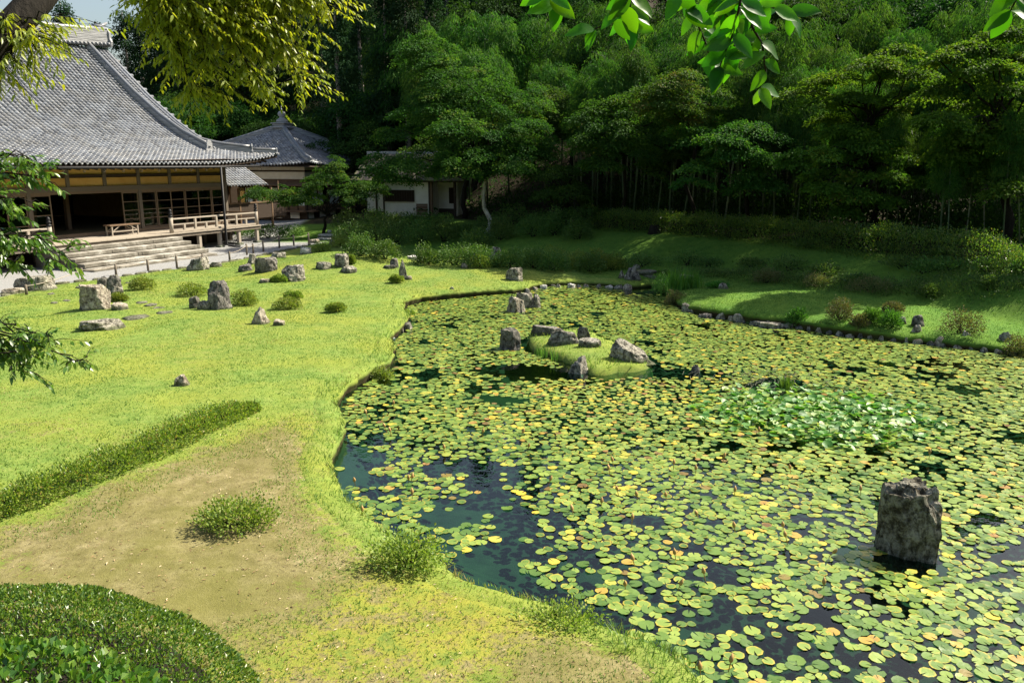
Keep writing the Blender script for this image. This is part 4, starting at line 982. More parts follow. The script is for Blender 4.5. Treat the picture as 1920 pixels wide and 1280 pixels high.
# kerb of the gravel path
kp_ = [P(x, y, 0)[:2] for x, y in [(-60, 562), (0, 556), (60, 542), (100, 535), (200, 522), (300, 508), (400, 497), (480, 481), (545, 468), (585, 459)]]
ke = thing('path_edging', 'row of low natural stones edging the gravel path in front of the hall', 'stone edging', (kp_[3][0], kp_[3][1], 0))
rng = np.random.default_rng(5); seg = 0; km = []
for v in range(5):
    V, F_ = rock_mesh(.46, .16, .12, 'slab', 80 + v, 2); km.append(mesh_np('edging_stone', V, F_, None, True))
for a, c_ in zip(kp_[:-1], kp_[1:]):
    L_ = np.hypot(*(c_ - a)); n = int(L_ / .48); an = math.atan2(c_[1] - a[1], c_[0] - a[0])
    for i in range(n):
        q = a + (c_ - a) * (i + .5) / n; o = link('edging_stone', km[rng.integers(5)], M['rock_tan'], ke)
        o.location = (q[0] - kp_[3][0] + rng.normal(0, .02), q[1] - kp_[3][1] + rng.normal(0, .02), -.05 + rng.uniform(-.01, .02)); o.rotation_euler = (0, 0, an + rng.normal(0, .12))
# rope fence
fx = [(50,552,18),(155,527,24),(218,516,20),(278,508,21),(332,503,23),(380,492,16),(431,490,18),(463,478,20),(475,475,18),(494,472,20),(524,465,22),(551,461,20),(579,457,20)]
fpts = []
rf = thing('rope_fence', 'low fence of weathered wooden posts joined by rope along the gravel path', 'fence', P(278, 508, 0))
r0 = P(278, 508, 0)
for x, y, hp in fx:
    p = P(x, y, 0); h = hp * mpp(p) * 1.02; b = MB(); b.lathe([(.045, -.05), (.043, h), (.02, h + .01)], 8, (p[0] - r0[0], p[1] - r0[1], 0)); b.build('fence_post', M['wood_grey'], rf, True); fpts.append((p[0] - r0[0], p[1] - r0[1], h * .86))
for a, c_ in zip(fpts[:-1], fpts[1:]):
    if math.dist(a, c_) < .3: continue
    b = MB(); b.tube([(a[0] + (c_[0] - a[0]) * t_, a[1] + (c_[1] - a[1]) * t_, a[2] + (c_[2] - a[2]) * t_ - .07 * 4 * t_ * (1 - t_)) for t_ in np.linspace(0, 1, 7)], [.012] * 7, 5); b.build('rope', M['wood_pale'], rf, True)

# ================================================================== LILY PADS
def pad_mesh(seed, k=10):
    rng = np.random.default_rng(seed); a0 = rng.uniform(.08, .2); an = np.linspace(a0, 2 * np.pi - a0, k)
    rr_ = 1 + .05 * np.sin(an * 3 + seed) + rng.normal(0, .02, k); zz = .035 * np.sin(an * rng.integers(2, 4) + seed) * rng.uniform(.2, 2.0)
    rin = .62
    V = [[-.04, 0, 0]] + [[math.cos(a) * r * rin, math.sin(a) * r * rin, z * .3] for a, r, z in zip(an, rr_, zz)] + [[math.cos(a) * r, math.sin(a) * r, z + .012] for a, r, z in zip(an, rr_, zz)]
    T3 = [(0, 1 + i, 2 + i) for i in range(k - 1)]; T3 += [(1 + i, 1 + k + i, 2 + k + i) for i in range(k - 1)] + [(1 + i, 2 + k + i, 2 + i) for i in range(k - 1)]
    return np.array(V), np.array(T3), np.array([0] + [.5] * k + [1] * k)
PADS = [pad_mesh(i) for i in range(14)]
rng = np.random.default_rng(11); cell = {}; pads = []
def pxw(x, y): return P(x, y, WATER)[:2]
gaps = [(*pxw(760, 900), 1.55, .9, .92), (*pxw(690, 905), .9, .8, .5), (*pxw(880, 1010), 1.0, .28, .55), (*pxw(1010, 985), .8, .3, .45), (*pxw(1010, 1150), .8, .35, .8), (*pxw(1190, 1240), 1.3, .5, .9), (*pxw(1400, 1240), 1.2, .38, .55), (*pxw(1600, 1260), .9, .3, .5),
        (*pxw(1060, 790), .4, .3, .4), (*pxw(1190, 810), .4, .2, .2), (*pxw(1350, 920), .9, .3, .35), (*pxw(1060, 700), 2.2, .6, .75), (*pxw(950, 690), .9, .5, .5), (*pxw(1300, 700), .9, .5, .5), (*pxw(860, 650), .8, .8, .3), (*pxw(1230, 545), 1.6, 1.3, .9), (*pxw(720, 770), .5, .8, .6),
        (*pxw(1850, 800), 1.5, .4, .3), (*pxw(1850, 1040), .7, .25, .5), (*pxw(1700, 1055), .35, .2, 1.0)]
docks = (*pxw(1530, 775), 1.75, 1.25); mudc = pxw(1450, 722)
obst = [(o.location.x, o.location.y, max(o.dimensions.x, o.dimensions.y) * .42) for o in bpy.data.objects if o.get('category') == 'rock']
N_TRY = 260000
def brown_(x, y): return math.exp(-((x - BRC[0]) / 2.6) ** 2 - ((y - BRC[1]) / 2.2) ** 2)
BRC = pxw(1150, 740)
cx_ = rng.uniform(-6, 20, N_TRY); cy_ = rng.uniform(4, 29.5, N_TRY)
SPARSE = np.array([pxw(*q) for q in [(600, 815), (700, 800), (850, 835), (985, 905), (1060, 975), (1200, 1090), (1420, 1190), (1650, 1245), (1900, 1290), (1500, 1420), (700, 1060), (560, 930)]])
sparse = np.clip(.5 - sdf(SPARSE, cx_, cy_) / .8, 0, 1)
# clustered: attempts jittered round cluster centres
d1 = sdf(shore, cx_, cy_); d2 = sdf(island, cx_, cy_); d3 = sdf(mudp, cx_, cy_); nz = noise2(cx_, cy_, .55, 3, 40); nz2 = noise2(cx_, cy_, 2.3, 3, 41)
vis = np.abs(cx_) < (cy_ * .66 + 4.2)
for i in range(N_TRY):
    if d1[i] > -.10 or d2[i] < .1 or d3[i] < .15 or not vis[i]: continue
    x, y = cx_[i], cy_[i]
    dens = (.80 if nz2[i] + .6 * nz[i] > -.62 else .02) - .25 * brown_(x, y)
    for gx, gy, sx, sy, k in gaps: dens -= k * 1.25 * math.exp(-((x - gx) / sx) ** 2 - ((y - gy) / sy) ** 2)
    dk = math.exp(-((x - docks[0]) / docks[2]) ** 2 - ((y - docks[1]) / docks[3]) ** 2)
    dens -= .5 * dk
    op = sparse[i]
    dens = dens * (1 - op) + op * (.6 if nz2[i] + .5 * nz[i] > .08 else .0022)
    if nz2[i] + .8 * nz[i] < -.85: dens *= .5
    if rng.random() > dens: continue
    brown = math.exp(-((x - pxw(1150, 740)[0]) / 2.6) ** 2 - ((y - pxw(1150, 740)[1]) / 2.2) ** 2)
    r = rng.uniform(.044, .082) * (1 - .22 * brown)
    if y > 17: r *= .93
    if any((x - ox) ** 2 + (y - oy) ** 2 < (orr + .02) ** 2 for ox, oy, orr in obst): continue
    sp = .60 if rng.random() < .6 else .78
    ci, cj = int(x / .18), int(y / .18); ok = True
    for a in (-1, 0, 1):
        for b in (-1, 0, 1):
            for (qx, qy, qr) in cell.get((ci + a, cj + b), ()):
                if (x - qx) ** 2 + (y - qy) ** 2 < (sp * (r + qr)) ** 2: ok = False; break
            if not ok: break
        if not ok: break
    if not ok: continue
    cell.setdefault((ci, cj), []).append((x, y, r))
    c = rng.random(); c = c * .66 if rng.random() < .92 - .42 * brown else rng.uniform(.66, 1)
    pads.append((x, y, r, rng.uniform(0, 6.283), c, rng.integers(14), rng.normal(0, .035, 2), rng.uniform(.003, .011)))
pads.sort(key=lambda p: -p[2] / math.hypot(p[0], p[1], 4.3) if abs(p[0]) < p[1] * .60 and p[1] > 5.3 else 1)
print('pads', len(pads))
PCV = [.08, .30, .50, .62, .72, .80, .86, .93]
pm = {}
def pad_lab(c):
    return 'round pale green notched lily pad floating among the near pads' if c < .75 else 'yellowing notched lily pad floating among the green near pads' if c < .9 else 'reddish brown dying lily pad among the green near pads'
def pad_c(c): return PCV[int(np.argmin([abs(c - v) for v in PCV]))]
for (x, y, r, a, c, k, tl2, dz) in pads[:300]:
    c = pad_c(c); key = (int(k) % 7, c)
    if key not in pm:
        V, T3, e = PADS[key[0]]; pm[key] = mesh_np('lily_pad', V, T3, dict(rnd=np.full(len(V), c), edge=e), True)
    o = link('lily_pad', pm[key], M['pad']); o.location = (x, y, WATER + dz); o.rotation_euler = (tl2[0], tl2[1], a); o.scale = (r, r, r)
    tag(o, pad_lab(c), 'lily pad', 'lily pads floating on the near water')
Vs, Fs, rn, ed, nb_ = [], [], [], [], 0
for (x, y, r, a, c, k, tl2, dz) in pads[300:]:
    V, T3, e = PADS[k]; ca, sa_ = math.cos(a), math.sin(a)
    W_ = np.empty_like(V); W_[:, 0] = x + r * (V[:, 0] * ca - V[:, 1] * sa_); W_[:, 1] = y + r * (V[:, 0] * sa_ + V[:, 1] * ca)
    W_[:, 2] = WATER + dz + r * V[:, 2] + (W_[:, 0] - x) * tl2[0] + (W_[:, 1] - y) * tl2[1]
    Vs.append(W_); Fs.append(T3 + nb_); nb_ += len(V); rn.append(np.full(len(V), c)); ed.append(e)
o = link('lily_pads', mesh_np('lily_pads', np.concatenate(Vs), np.concatenate(Fs), dict(rnd=np.concatenate(rn), edge=np.concatenate(ed)), True), M['pad'])
tag(o, 'carpet of small lily pads covering the farther water', 'lily pads', kind='stuff')
# raised glossy leaves of the spatterdock patch
rng = np.random.default_rng(3); Vs, Fs, rn, nb_ = [], [], [], 0
for i in range(1000):
    a = rng.uniform(0, 6.28); q = rng.random() ** .6; x = docks[0] + math.cos(a) * q * docks[2] * 1.25; y = docks[1] + math.sin(a) * q * docks[3] * 1.5
    if q > .8 and rng.random() < .6: continue
    V, T3, e = PADS[rng.integers(14)]; r = rng.uniform(.05, .088); el = rng.uniform(.005, .07) * (1.1 - q)
    ax = Vector((rng.normal(0, 1), rng.normal(0, 1), 0)).normalized(); Rm = np.array(Matrix.Rotation(rng.uniform(.05, .65), 3, ax) @ Matrix.Rotation(rng.uniform(0, 6.28), 3, 'Z'))
    W_ = V.copy(); W_[:, 2] += .25 * W_[:, 1] ** 2; W_ = W_ @ Rm.T * r + np.array([x, y, WATER + el + .04]); Vs.append(W_); Fs.append(T3 + nb_); nb_ += len(V); rn.append(np.full(len(V), rng.random()))
o = link('spatterdock_leaves', mesh_np('spatterdock_leaves', np.concatenate(Vs), np.concatenate(Fs), dict(rnd=np.concatenate(rn)), True), M['dock'])
tag(o, 'patch of raised glossy green leaves around the muddy shoal', 'water plant', kind='stuff')
# dead stems on the shoal, buds
b = MB(); rng = np.random.default_rng(9)
for i in range(260):
    x = mudc[0] + rng.normal(0, .75); y = mudc[1] + rng.normal(0, .55); a = rng.uniform(0, 3.14); l = rng.uniform(.05, .2)
    b.tube([(x, y, WATER + .02), (x + math.cos(a) * l, y + math.sin(a) * l, WATER + rng.uniform(.02, .10))], [.006, .004], 3, False)
tag(b.build('dead_stems', M['rock_white']), 'dry pale stems scattered over the muddy shoal', 'dead stems', kind='stuff')
bud_m = MB(); bud_m.lathe([(.004, -.1), (.004, .06), (.017, .075), (.018, .10), (.003, .135)], 6); bud_m = bud_m.mesh('lily_bud', True)
t = NT('lily_bud'); M['bud'] = t.base((.36, .22, .07), .5, .4)
rng = np.random.default_rng(21)
for i in range(46):
    q = pads[rng.integers(0, 1300)]; o = link('lily_bud', bud_m, M['bud']); o.location = (q[0] + rng.normal(0, .03), q[1] + q[2] * 1.05, WATER + rng.uniform(-.03, .03)); o.rotation_euler = (rng.normal(0, .25), rng.normal(0, .25), 0); o.scale = (1.2,) * 3
    tag(o, 'small brownish closed lily bud standing up between near pads', 'lily bud', 'closed lily buds')
# ================================================================== FOLIAGE
def leaves(P0, D, Nn, L, Wd, rnd, fold=.25):
    """P0 base points, D unit directions, Nn unit normals; each leaf is 4 verts, 2 tris"""
    Sd = np.cross(D, Nn); Sd /= np.linalg.norm(Sd, axis=1)[:, None] + 1e-9
    L = np.broadcast_to(L, (len(P0),))[:, None]; Wd = np.broadcast_to(Wd, (len(P0),))[:, None]
    mid = P0 + D * L * .45
    a = P0; b = mid + Sd * Wd * .5 + Nn * Wd * fold; c = P0 + D * L - Nn * L * .12; d = mid - Sd * Wd * .5 + Nn * Wd * fold
    n = len(P0); V = np.stack([a, b, c, d], 1).reshape(-1, 3); i = np.arange(n) * 4
    F_ = np.concatenate([np.stack([i, i + 1, i + 2], 1), np.stack([i, i + 2, i + 3], 1)])
    return V, F_, np.repeat(rnd, 4)
def unit(v): return v / (np.linalg.norm(v, axis=-1, keepdims=True) + 1e-9)
def crown_mesh(name, sprays, per, rad_, leaf, wd, seed, flat=.16, droop=.35, thick=None, cbias=None):
    """sprays: (N,6) centre xyz + outward dir; leaves fill a flattened disc round each"""
    rng = np.random.default_rng(seed); n = len(sprays); C = np.repeat(sprays[:, :3], per, 0); O = np.repeat(sprays[:, 3:6], per, 0)
    R_s = np.repeat(rad_ * rng.uniform(.6, 1.25, n), per); m = n * per
    an = rng.uniform(0, 6.283, m); q = np.sqrt(rng.random(m)) * R_s
    up = unit(np.array([0, 0, 1.0]) + O * .35); t1 = unit(np.cross(up, np.broadcast_to([0.3, .9, .1], up.shape))); t2 = np.cross(up, t1)
    disp = t1 * (np.cos(an) * q)[:, None] + t2 * (np.sin(an) * q)[:, None]
    p = C + disp + up * (rng.normal(0, flat, m) * R_s)[:, None]; p[:, 2] -= droop * q * q / R_s
    D = unit(disp / (q[:, None] + 1e-6) * .8 + O * .5 + rng.normal(0, .45, (m, 3)) - np.array([0, 0, droop * .9]))
    Nn = unit(up + rng.normal(0, .42, (m, 3)))
    r = np.clip(np.repeat(rng.random(n), per) * .6 + rng.random(m) * .4, 0, 1)
    return leaves(p, D, Nn, leaf * rng.uniform(.7, 1.2, m), wd * rng.uniform(.8, 1.2, m), r)
def ell_sprays(ells, n, seed, shell=.45, lo=-.65, carve=.25, layer=None):
    rng = np.random.default_rng(seed); out = []
    vol = np.array([e[3] * e[4] * e[5] for e in ells]) ** (2 / 3); pr = vol / vol.sum()
    while len(out) < n:
        e = ells[rng.choice(len(ells), p=pr)]; v = rng.normal(0, 1, 3); v /= np.linalg.norm(v)
        if v[2] < lo: continue
        s = rng.uniform(shell, 1.0) ** .6
        p = np.array(e[:3]) + v * s * np.array(e[3:6])
        nn = float(fbm(p[None] * .75, 2, seed)[0])
        if nn < -carve - .0 and rng.random() < .85: continue
        if layer: p[2] = round(p[2] / layer + .3 * math.sin(p[0] * 2 + p[1])) * layer - .3 * math.sin(p[0] * 2 + p[1]) * layer + rng.normal(0, layer * .1)
        o = v * np.array([1, 1, .25]); out.append([*p, *(o / np.linalg.norm(o))])
    return np.array(out)
def limb(b, a, c, r0, r1, seed, n=6, k=7, sag=0.0):
    rng = np.random.default_rng(seed); a = np.array(a, float); c = np.array(c, float); L_ = np.linalg.norm(c - a); pts = []
    off = rng.normal(0, .05 * L_, (n + 1, 3)); off[0] = off[-1] = 0
    for i in range(n + 1):
        t_ = i / n; q = a + (c - a) * t_ + off[i] * .8; q[2] += math.sin(t_ * math.pi) * L_ * .10 - sag * t_ * t_; pts.append(tuple(q))
    b.tube(pts, [r0 + (r1 - r0) * i / n for i in range(n + 1)], k); return pts
def tree(name, label, cat, base, trunk_top, r0, ells, ns, per, rad_, leaf, wd, lm, bm_, seed, group=None, nl=14, layer=None, flat=.10, droop=.30, carve=.25, shell=.45, lo=-.65, extra=None, trunk_pts=None):
    base = np.array(base, float); T_ = thing(name, label, cat, base, 0, group)
    ells = [(e[0] - base[0], e[1] - base[1], e[2] - base[2], *e[3:]) for e in ells]; tt = np.array(trunk_top, float) - base
    sp = ell_sprays(ells, ns, seed, shell, lo, carve, layer)
    V, F_, r = crown_mesh('crown', sp, per, rad_, leaf, wd, seed, flat, droop)
    cr = link('crown', mesh_np('crown', V, F_, dict(rnd=r)), M[lm], T_); cr['kind'] = 'stuff'
    b = MB(); rng = np.random.default_rng(seed + 1)
    if trunk_pts: tp = [tuple(np.array(q, float) - base) for q in trunk_pts]; b.tube(tp, list(np.linspace(r0, r0 * .55, len(tp))), 10)
    else: tp = limb(b, (0, 0, -.15), tt, r0, r0 * .6, seed, 6, 10)
    b.build('trunk', M[bm_], T_, True)
    bm_ = 'bark' if bm_ == 'bark_pale' else bm_
    b = MB(); pick = sp[rng.choice(len(sp), min(nl, len(sp)), replace=False)]
    for i, s in enumerate(pick):
        st = tp[-1 - (i % 2)] if i > 2 else tp[-1]; limb(b, st, s[:3] + np.array([0, 0, -.05]), r0 * .34, .012, seed + 10 + i, 6, 5)
    b.build('branches', M[bm_], T_, True)
    return T_
def EL(px, py, rx, ry, D, rd=None):
    p = AT(px, py, D); m = mpp(p); return (*p, rx * m, (rd if rd else rx * m), ry * m)

def PL(lst, D, seed, th=9, dj=1.0):
    rg = np.random.default_rng(seed); return [EL(x, y, rx, th, D + rg.uniform(-dj, dj), rx * mpp(AT(x, y, D)) * .85) for x, y, rx in lst]
# ---- central maple
b0 = PG(912, 452); D0 = b0[1] + .3
ct_ = [(b0[0], b0[1], b0[2] - .1), *[tuple(AT(x, y, D0 + .1 * i)) for i, (x, y) in enumerate([(917, 430), (919, 412), (908, 390), (906, 365), (911, 335), (905, 300)])]]
tree('maple_tree', 'tall spreading green maple with slender pale trunk behind the far lawn', 'maple tree', b0, AT(905, 300, D0), .14,
     [EL(905, 305, 90, 22, D0 - 1.2), EL(860, 318, 60, 16, D0 - .9), EL(960, 315, 60, 14, D0 - .8), EL(905, 255, 115, 70, D0 + 1), EL(830, 215, 90, 60, D0 + 2), EL(975, 300, 75, 42, D0), EL(785, 300, 85, 38, D0 + .5), EL(722, 305, 38, 24, D0), EL(860, 150, 90, 55, D0 + 2.5), EL(800, 100, 50, 42, D0 + 3), EL(940, 190, 85, 50, D0 + 2), EL(1020, 290, 50, 22, D0 + 1)] + PL([(735, 250, 35), (755, 215, 40), (790, 180, 45), (850, 235, 50), (930, 150, 40), (990, 230, 45), (1010, 260, 45), (880, 290, 55), (960, 270, 50), (820, 270, 50), (900, 205, 50), (705, 325, 30), (740, 335, 40), (780, 330, 40)], D0, 4, 10, 1.6),
     600, 130, .58, .115, .085, 'leaf_maple', 'bark_pale', 3, layer=None, nl=26, shell=.3, trunk_pts=ct_, carve=.22)
b1 = PG(880, 440)
tree('maple_tree', 'darker forked maple trunk leaning behind the pale trunk near the tea house', 'maple tree', (b1[0] - .4, b1[1] + 3, gz(b1[0] - .4, b1[1] + 3)), AT(868, 330, b1[1] + 3), .17,
     [EL(850, 280, 80, 40, b1[1] + 4), EL(940, 240, 80, 40, b1[1] + 5), EL(1030, 220, 70, 60, b1[1] + 3)], 190, 100, .62, .13, .10, 'leaf_maple', 'bark', 4, layer=.55, nl=12, carve=.3)
# ---- small maple before the pavilion
b2 = PG(606, 440)
tree('maple_tree', 'low dark green maple spreading in front of the square pavilion', 'maple tree', b2, AT(612, 400, b2[1]), .10,
     [EL(610, 345, 48, 38, b2[1]), EL(560, 372, 50, 18, b2[1] - .3), EL(500, 362, 45, 12, b2[1] - .4), EL(660, 365, 38, 22, b2[1]), EL(622, 315, 25, 22, b2[1]), EL(700, 350, 30, 20, b2[1] + .4)],
     210, 95, .38, .10, .07, 'leaf_maple', 'bark', 6, layer=.3, nl=16, carve=.35, shell=.2)
# ---- right bank maples
def rtree(label, bx, by, ells, ns, seed, lm='leaf_maple', D=None, leaf=.12, wd=.085, rad_=.55, layer=.42, per=95, r0=.10, bark='bark', group='maples at the forest edge', top=None, carve=.25):
    bb = AT(bx, by, D); a_ = math.atan2(bb[0], bb[1]); r_b = max(math.hypot(bb[0], bb[1]), float(np.interp(math.degrees(a_), *HED)) + 1.3); bb = np.array([r_b * math.sin(a_), r_b * math.cos(a_), 0]); bb[2] = gz(bb[0], bb[1])
    return tree('maple_tree', label, 'maple tree', bb, AT(*(top or (bx, by - 140)), D), r0, [EL(*e) if len(e) > 3 else PL([e], D, int(e[0] + e[1]))[0] for e in ells], ns, per, rad_, leaf, wd, lm, bark, seed, group=group, layer=layer, nl=14, carve=carve, shell=.25)
rtree('layered light green maple with long flat branches right of the hanging leaves', 1650, 470, [(1560, 145, 55), (1500, 172, 45), (1640, 118, 65), (1700, 135, 60), (1530, 195, 40), (1600, 185, 50), (1660, 205, 50), (1610, 245, 45), (1560, 220, 35), (1720, 175, 50), (1680, 95, 40)], 170, 31, 'leaf_maple_y', 28.5, top=(1640, 220), layer=None, rad_=.42, carve=.5)
rtree('low maple whose tiered boughs reach over the clipped hedge on the right', 1600, 470, [(1590, 245, 45), (1640, 268, 55), (1530, 285, 55), (1490, 302, 32), (1600, 298, 55), (1560, 328, 55), (1650, 330, 55), (1600, 362, 35), (1540, 350, 40), (1690, 300, 45), (1730, 340, 45), (1590, 395, 18), (1660, 375, 40)], 190, 32, 'leaf_maple_y', 28, top=(1620, 300), layer=None, rad_=.40, carve=.5)
rtree('big broad leaved tree filling the far right of the forest edge', 1880, 500, [(1890, 60, 45), (1820, 92, 48), (1860, 125, 55), (1780, 108, 38), (1905, 165, 55), (1810, 150, 50), (1850, 195, 60), (1765, 220, 45), (1900, 235, 60), (1820, 255, 58), (1870, 295, 60), (1780, 285, 40), (1840, 325, 50), (1905, 350, 45), (1940, 110, 60), (1960, 280, 60), (1760, 170, 35)], 300, 33, 'leaf_maple_y', 25, leaf=.12, wd=.085, top=(1870, 230), r0=.14, layer=None, rad_=.46, carve=.5)
rtree('shaded maple in the dark between bamboo stems', 1400, 430, [(1400, 235, 60), (1350, 262, 50), (1440, 262, 55), (1390, 290, 60), (1330, 310, 40), (1460, 300, 40), (1420, 335, 45), (1300, 250, 40), (1300, 330, 30)], 150, 34, 'leaf_maple', 31, top=(1400, 280))
rtree('maple with leaves turning orange in front of the bamboo', 1300, 425, [(1270, 150, 50), (1320, 170, 45), (1220, 175, 45), (1260, 195, 60), (1330, 205, 50), (1290, 225, 50)], 110, 35, 'leaf_maple_o', 33, top=(1280, 200))
rtree('dark maple hiding the bamboo left of the hanging leaves', 1170, 425, [(1160, 190, 60), (1120, 215, 55), (1200, 220, 60), (1150, 245, 60), (1230, 255, 50), (1180, 275, 50), (1110, 265, 40), (1250, 285, 40), (1130, 300, 35), (1210, 310, 35)], 190, 36, 'leaf_maple', 35, top=(1170, 260))
rtree('low dim maple beside the cut log at the end of the clipped hedge', 1060, 420, [(1050, 360, 50, 16, 37), (1090, 390, 45, 10, 36), (1040, 320, 45, 16, 38)], 80, 37, 'leaf_maple', 37, top=(1060, 370))

# ---- forest prototypes
protos = {}
def proto_tree(key, mats, seed, H, Wc, kind):
    rng = np.random.default_rng(seed); T_ = thing(key, None, None); b = MB()
    if kind == 'cedar':
        b.tube([(0, 0, -.5), (0, 0, H * .5), (.05, 0, H)], [.24, .16, .03], 8); sp = []
        for z in np.linspace(H * .38, H * .99, 70):
            rr_ = Wc * (1.05 - z / H) ** .75 * rng.uniform(.6, 1.1); a = rng.uniform(0, 6.28)
            for q in (.45, .9): sp.append([math.cos(a) * rr_ * q, math.sin(a) * rr_ * q, z - .25 * rr_ * q, math.cos(a), math.sin(a), -.2])
        V, F_, r = crown_mesh('crown', np.array(sp), 62, .62, .20, .09, seed, .30, .5)
    elif kind == 'bamboo':
        b.tube([(0, 0, -.3), (.05, 0, H * .35), (.25, 0, H * .7), (.9, 0, H * .92), (1.6, 0, H * .95)], [.055, .052, .04, .02, .008], 7)
        for z in np.arange(.35, H * .7, .38): b.tube([(.05 * min(1, z / (H * .35)), 0, z), (.05 * min(1, z / (H * .35)), 0, z + .02)], [.062, .062], 7, False)
        sp = []
        for i in range(58):
            z = rng.uniform(.5, 1.0); x = np.interp(z, [.35, .7, .92, 1], [.05, .25, .9, 1.6]); rr_ = Wc * math.sin(min(1, (z - .42) * 1.9) * 2.6) * rng.uniform(.3, 1); a = rng.uniform(0, 6.28)
            sp.append([x + math.cos(a) * rr_, math.sin(a) * rr_, z * H - .35 * rr_, math.cos(a), math.sin(a), -.5])
        V, F_, r = crown_mesh('crown', np.array(sp), 90, .55, .22, .045, seed, .28, 1.0)
    elif kind == 'plume':
        b.tube([(0, 0, -.3), (.1, 0, H * .4), (.4, 0, H * .8), (1.0, 0, H * .95), (1.7, 0, H * .93)], [.06, .055, .04, .02, .008], 7)
        sp = []
        for i in range(95):
            t_ = rng.random(); a = rng.uniform(0, 6.28); q = rng.random() ** .5; rr_ = q * Wc * (1.15 - .35 * t_)
            z = H * (.99 - .42 * t_) - .30 * rr_ ** 2 / Wc; sp.append([.6 + math.cos(a) * rr_, math.sin(a) * rr_, z, math.cos(a), math.sin(a), -.9])
        V, F_, r = crown_mesh('crown', np.array(sp), 95, .50, .24, .05, seed, .25, 1.1)
    else:
        limb(b, (0, 0, -.4), (rng.normal(0, .4), rng.normal(0, .4), H * .6), .17, .08, seed, 6, 8)
        ells = [(rng.normal(0, Wc * .35), rng.normal(0, Wc * .35), H * rng.uniform(.5, .86), Wc * rng.uniform(.45, .7), Wc * rng.uniform(.45, .7), H * rng.uniform(.12, .2)) for _ in range(7)]
        sp = ell_sprays(ells, 135, seed, .5, -.5, .3); V, F_, r = crown_mesh('crown', sp, 62, .75, .20, .13, seed, .25, .4)
        for i in range(10): limb(b, (0, 0, H * .45), sp[i * 9, :3], .05, .015, seed + i, 5, 5)
    b.build('culm' if kind == 'bamboo' else 'trunk', M[mats[1]], T_, True)
    cr = link('crown', mesh_np('crown', V, F_, dict(rnd=r)), M[mats[0]], T_); cr['kind'] = 'stuff'
    T_.location = (0, -400, -50); protos.setdefault(kind, []).append([T_, False]); return T_
for s in range(3): proto_tree('cedar_tree', ('leaf_cedar', 'bark_cedar'), 100 + s, 14, 2.5, 'cedar')
for s in range(4): proto_tree('bamboo', ('leaf_bamboo', 'culm'), 110 + s, 10.5, 1.25, 'bamboo')
for s in range(3): proto_tree('bamboo', ('leaf_bamboo', 'culm'), 130 + s, 10.2, 1.75, 'plume')
for s in range(4): proto_tree('forest_tree', ('leaf_forest', 'bark'), 120 + s, 8, 3.0, 'broad')
rng = np.random.default_rng(77)
def place(kind, x, y, sc, label, cat, group, rz=None, tilt=0, hs_=1.0):
    pr = protos[kind][rng.integers(len(protos[kind]))]
    o = pr[0] if not pr[1] else copy_tree(pr[0]); pr[1] = True
    o.location = (x, y, gz(x, y)); o.scale = (sc, sc, sc * hs_); o.rotation_euler = (rng.normal(0, tilt), rng.normal(0, tilt), rng.uniform(0, 6.28) if rz is None else rz)
    return tag(o, label, cat, group)
# bamboo grove behind the clipped hedge
n = 0
for px in list(range(1095, 1500, 15)) + list(range(1500, 1960, 26)):
    a = math.degrees(math.atan2(px - 960, FPX)); 
    for row in range(3):
        r = float(np.interp(a, *HED)) + 1.6 + row * 2.6 + rng.uniform(0, 2.2); aa = rad(a + rng.normal(0, .4)); x, y = r * math.sin(aa), r * math.cos(aa)
        if row == 2 and rng.random() < .35: continue
        place('bamboo', x, y, rng.uniform(.82, 1.08) * (.42 if px > 1640 else .58 if px > 1420 else .74), 'slender bamboo stem rising from the dark grove behind the clipped hedge', 'bamboo', 'bamboo grove behind the hedge', tilt=.05); n += 1
# plumes of bamboo further up the slope, each a drooping dome
for px, py, r in [(1340, 10, 42), (1400, 135, 39), (1450, 20, 43), (1530, 60, 41), (1600, -10, 44), (1660, 40, 43), (1240, 20, 44), (1160, 60, 45), (1290, -30, 48), (1500, -30, 48), (1020, 105, 46), (1075, 150, 44), (1050, 40, 50), (880, 5, 54), (800, 25, 56), (955, 15, 53), (845, 60, 52), (1000, 10, 54), (1760, -10, 38), (1720, 60, 36), (1850, -30, 36), (1920, 0, 34), (1130, -20, 50), (740, 60, 60), (1560, 150, 37), (1220, 120, 41), (915, 60, 50), (1480, 120, 40), (1640, 100, 40), (1110, 110, 43), (1310, 110, 41)]:
    a = math.atan2(px - 960, FPX); x, y = r * math.sin(a), r * math.cos(a); ztop = AT(px, py, y)[2]; g0 = gz(x, y)
    place('plume', x, y, max(.5, (ztop - g0) / 10.2), 'feathery drooping bamboo plume above the dark grove', 'bamboo', 'bamboo plumes above the grove', tilt=.03); n += 1
# broadleaf trees of the hillside
for (px0, px1, r0_, r1_, dpx) in [(1080, 1960, 44, 52, 36), (880, 1120, 68, 80, 34), (860, 1100, 84, 96, 26), (-150, 420, 84, 100, 44), (300, 760, 66, 76, 30), (330, 800, 76, 90, 34), (640, 1100, 56, 66, 30), (700, 1980, 62, 74, 44), (1100, 2100, 50, 60, 44), (1990, 2500, 38, 50, 70)]:
    for px in range(px0, px1, dpx):
        a = math.atan2(px - 960 + rng.normal(0, 12), FPX); r = rng.uniform(r0_, r1_); x, y = r * math.sin(a), r * math.cos(a)
        sc = rng.uniform(.75, 1.15)
        if px < 330: sc *= .62
        place('broad', x, y, sc, 'leafy green forest tree crowded on the hillside behind the garden', 'tree', 'broadleaf trees of the hillside')
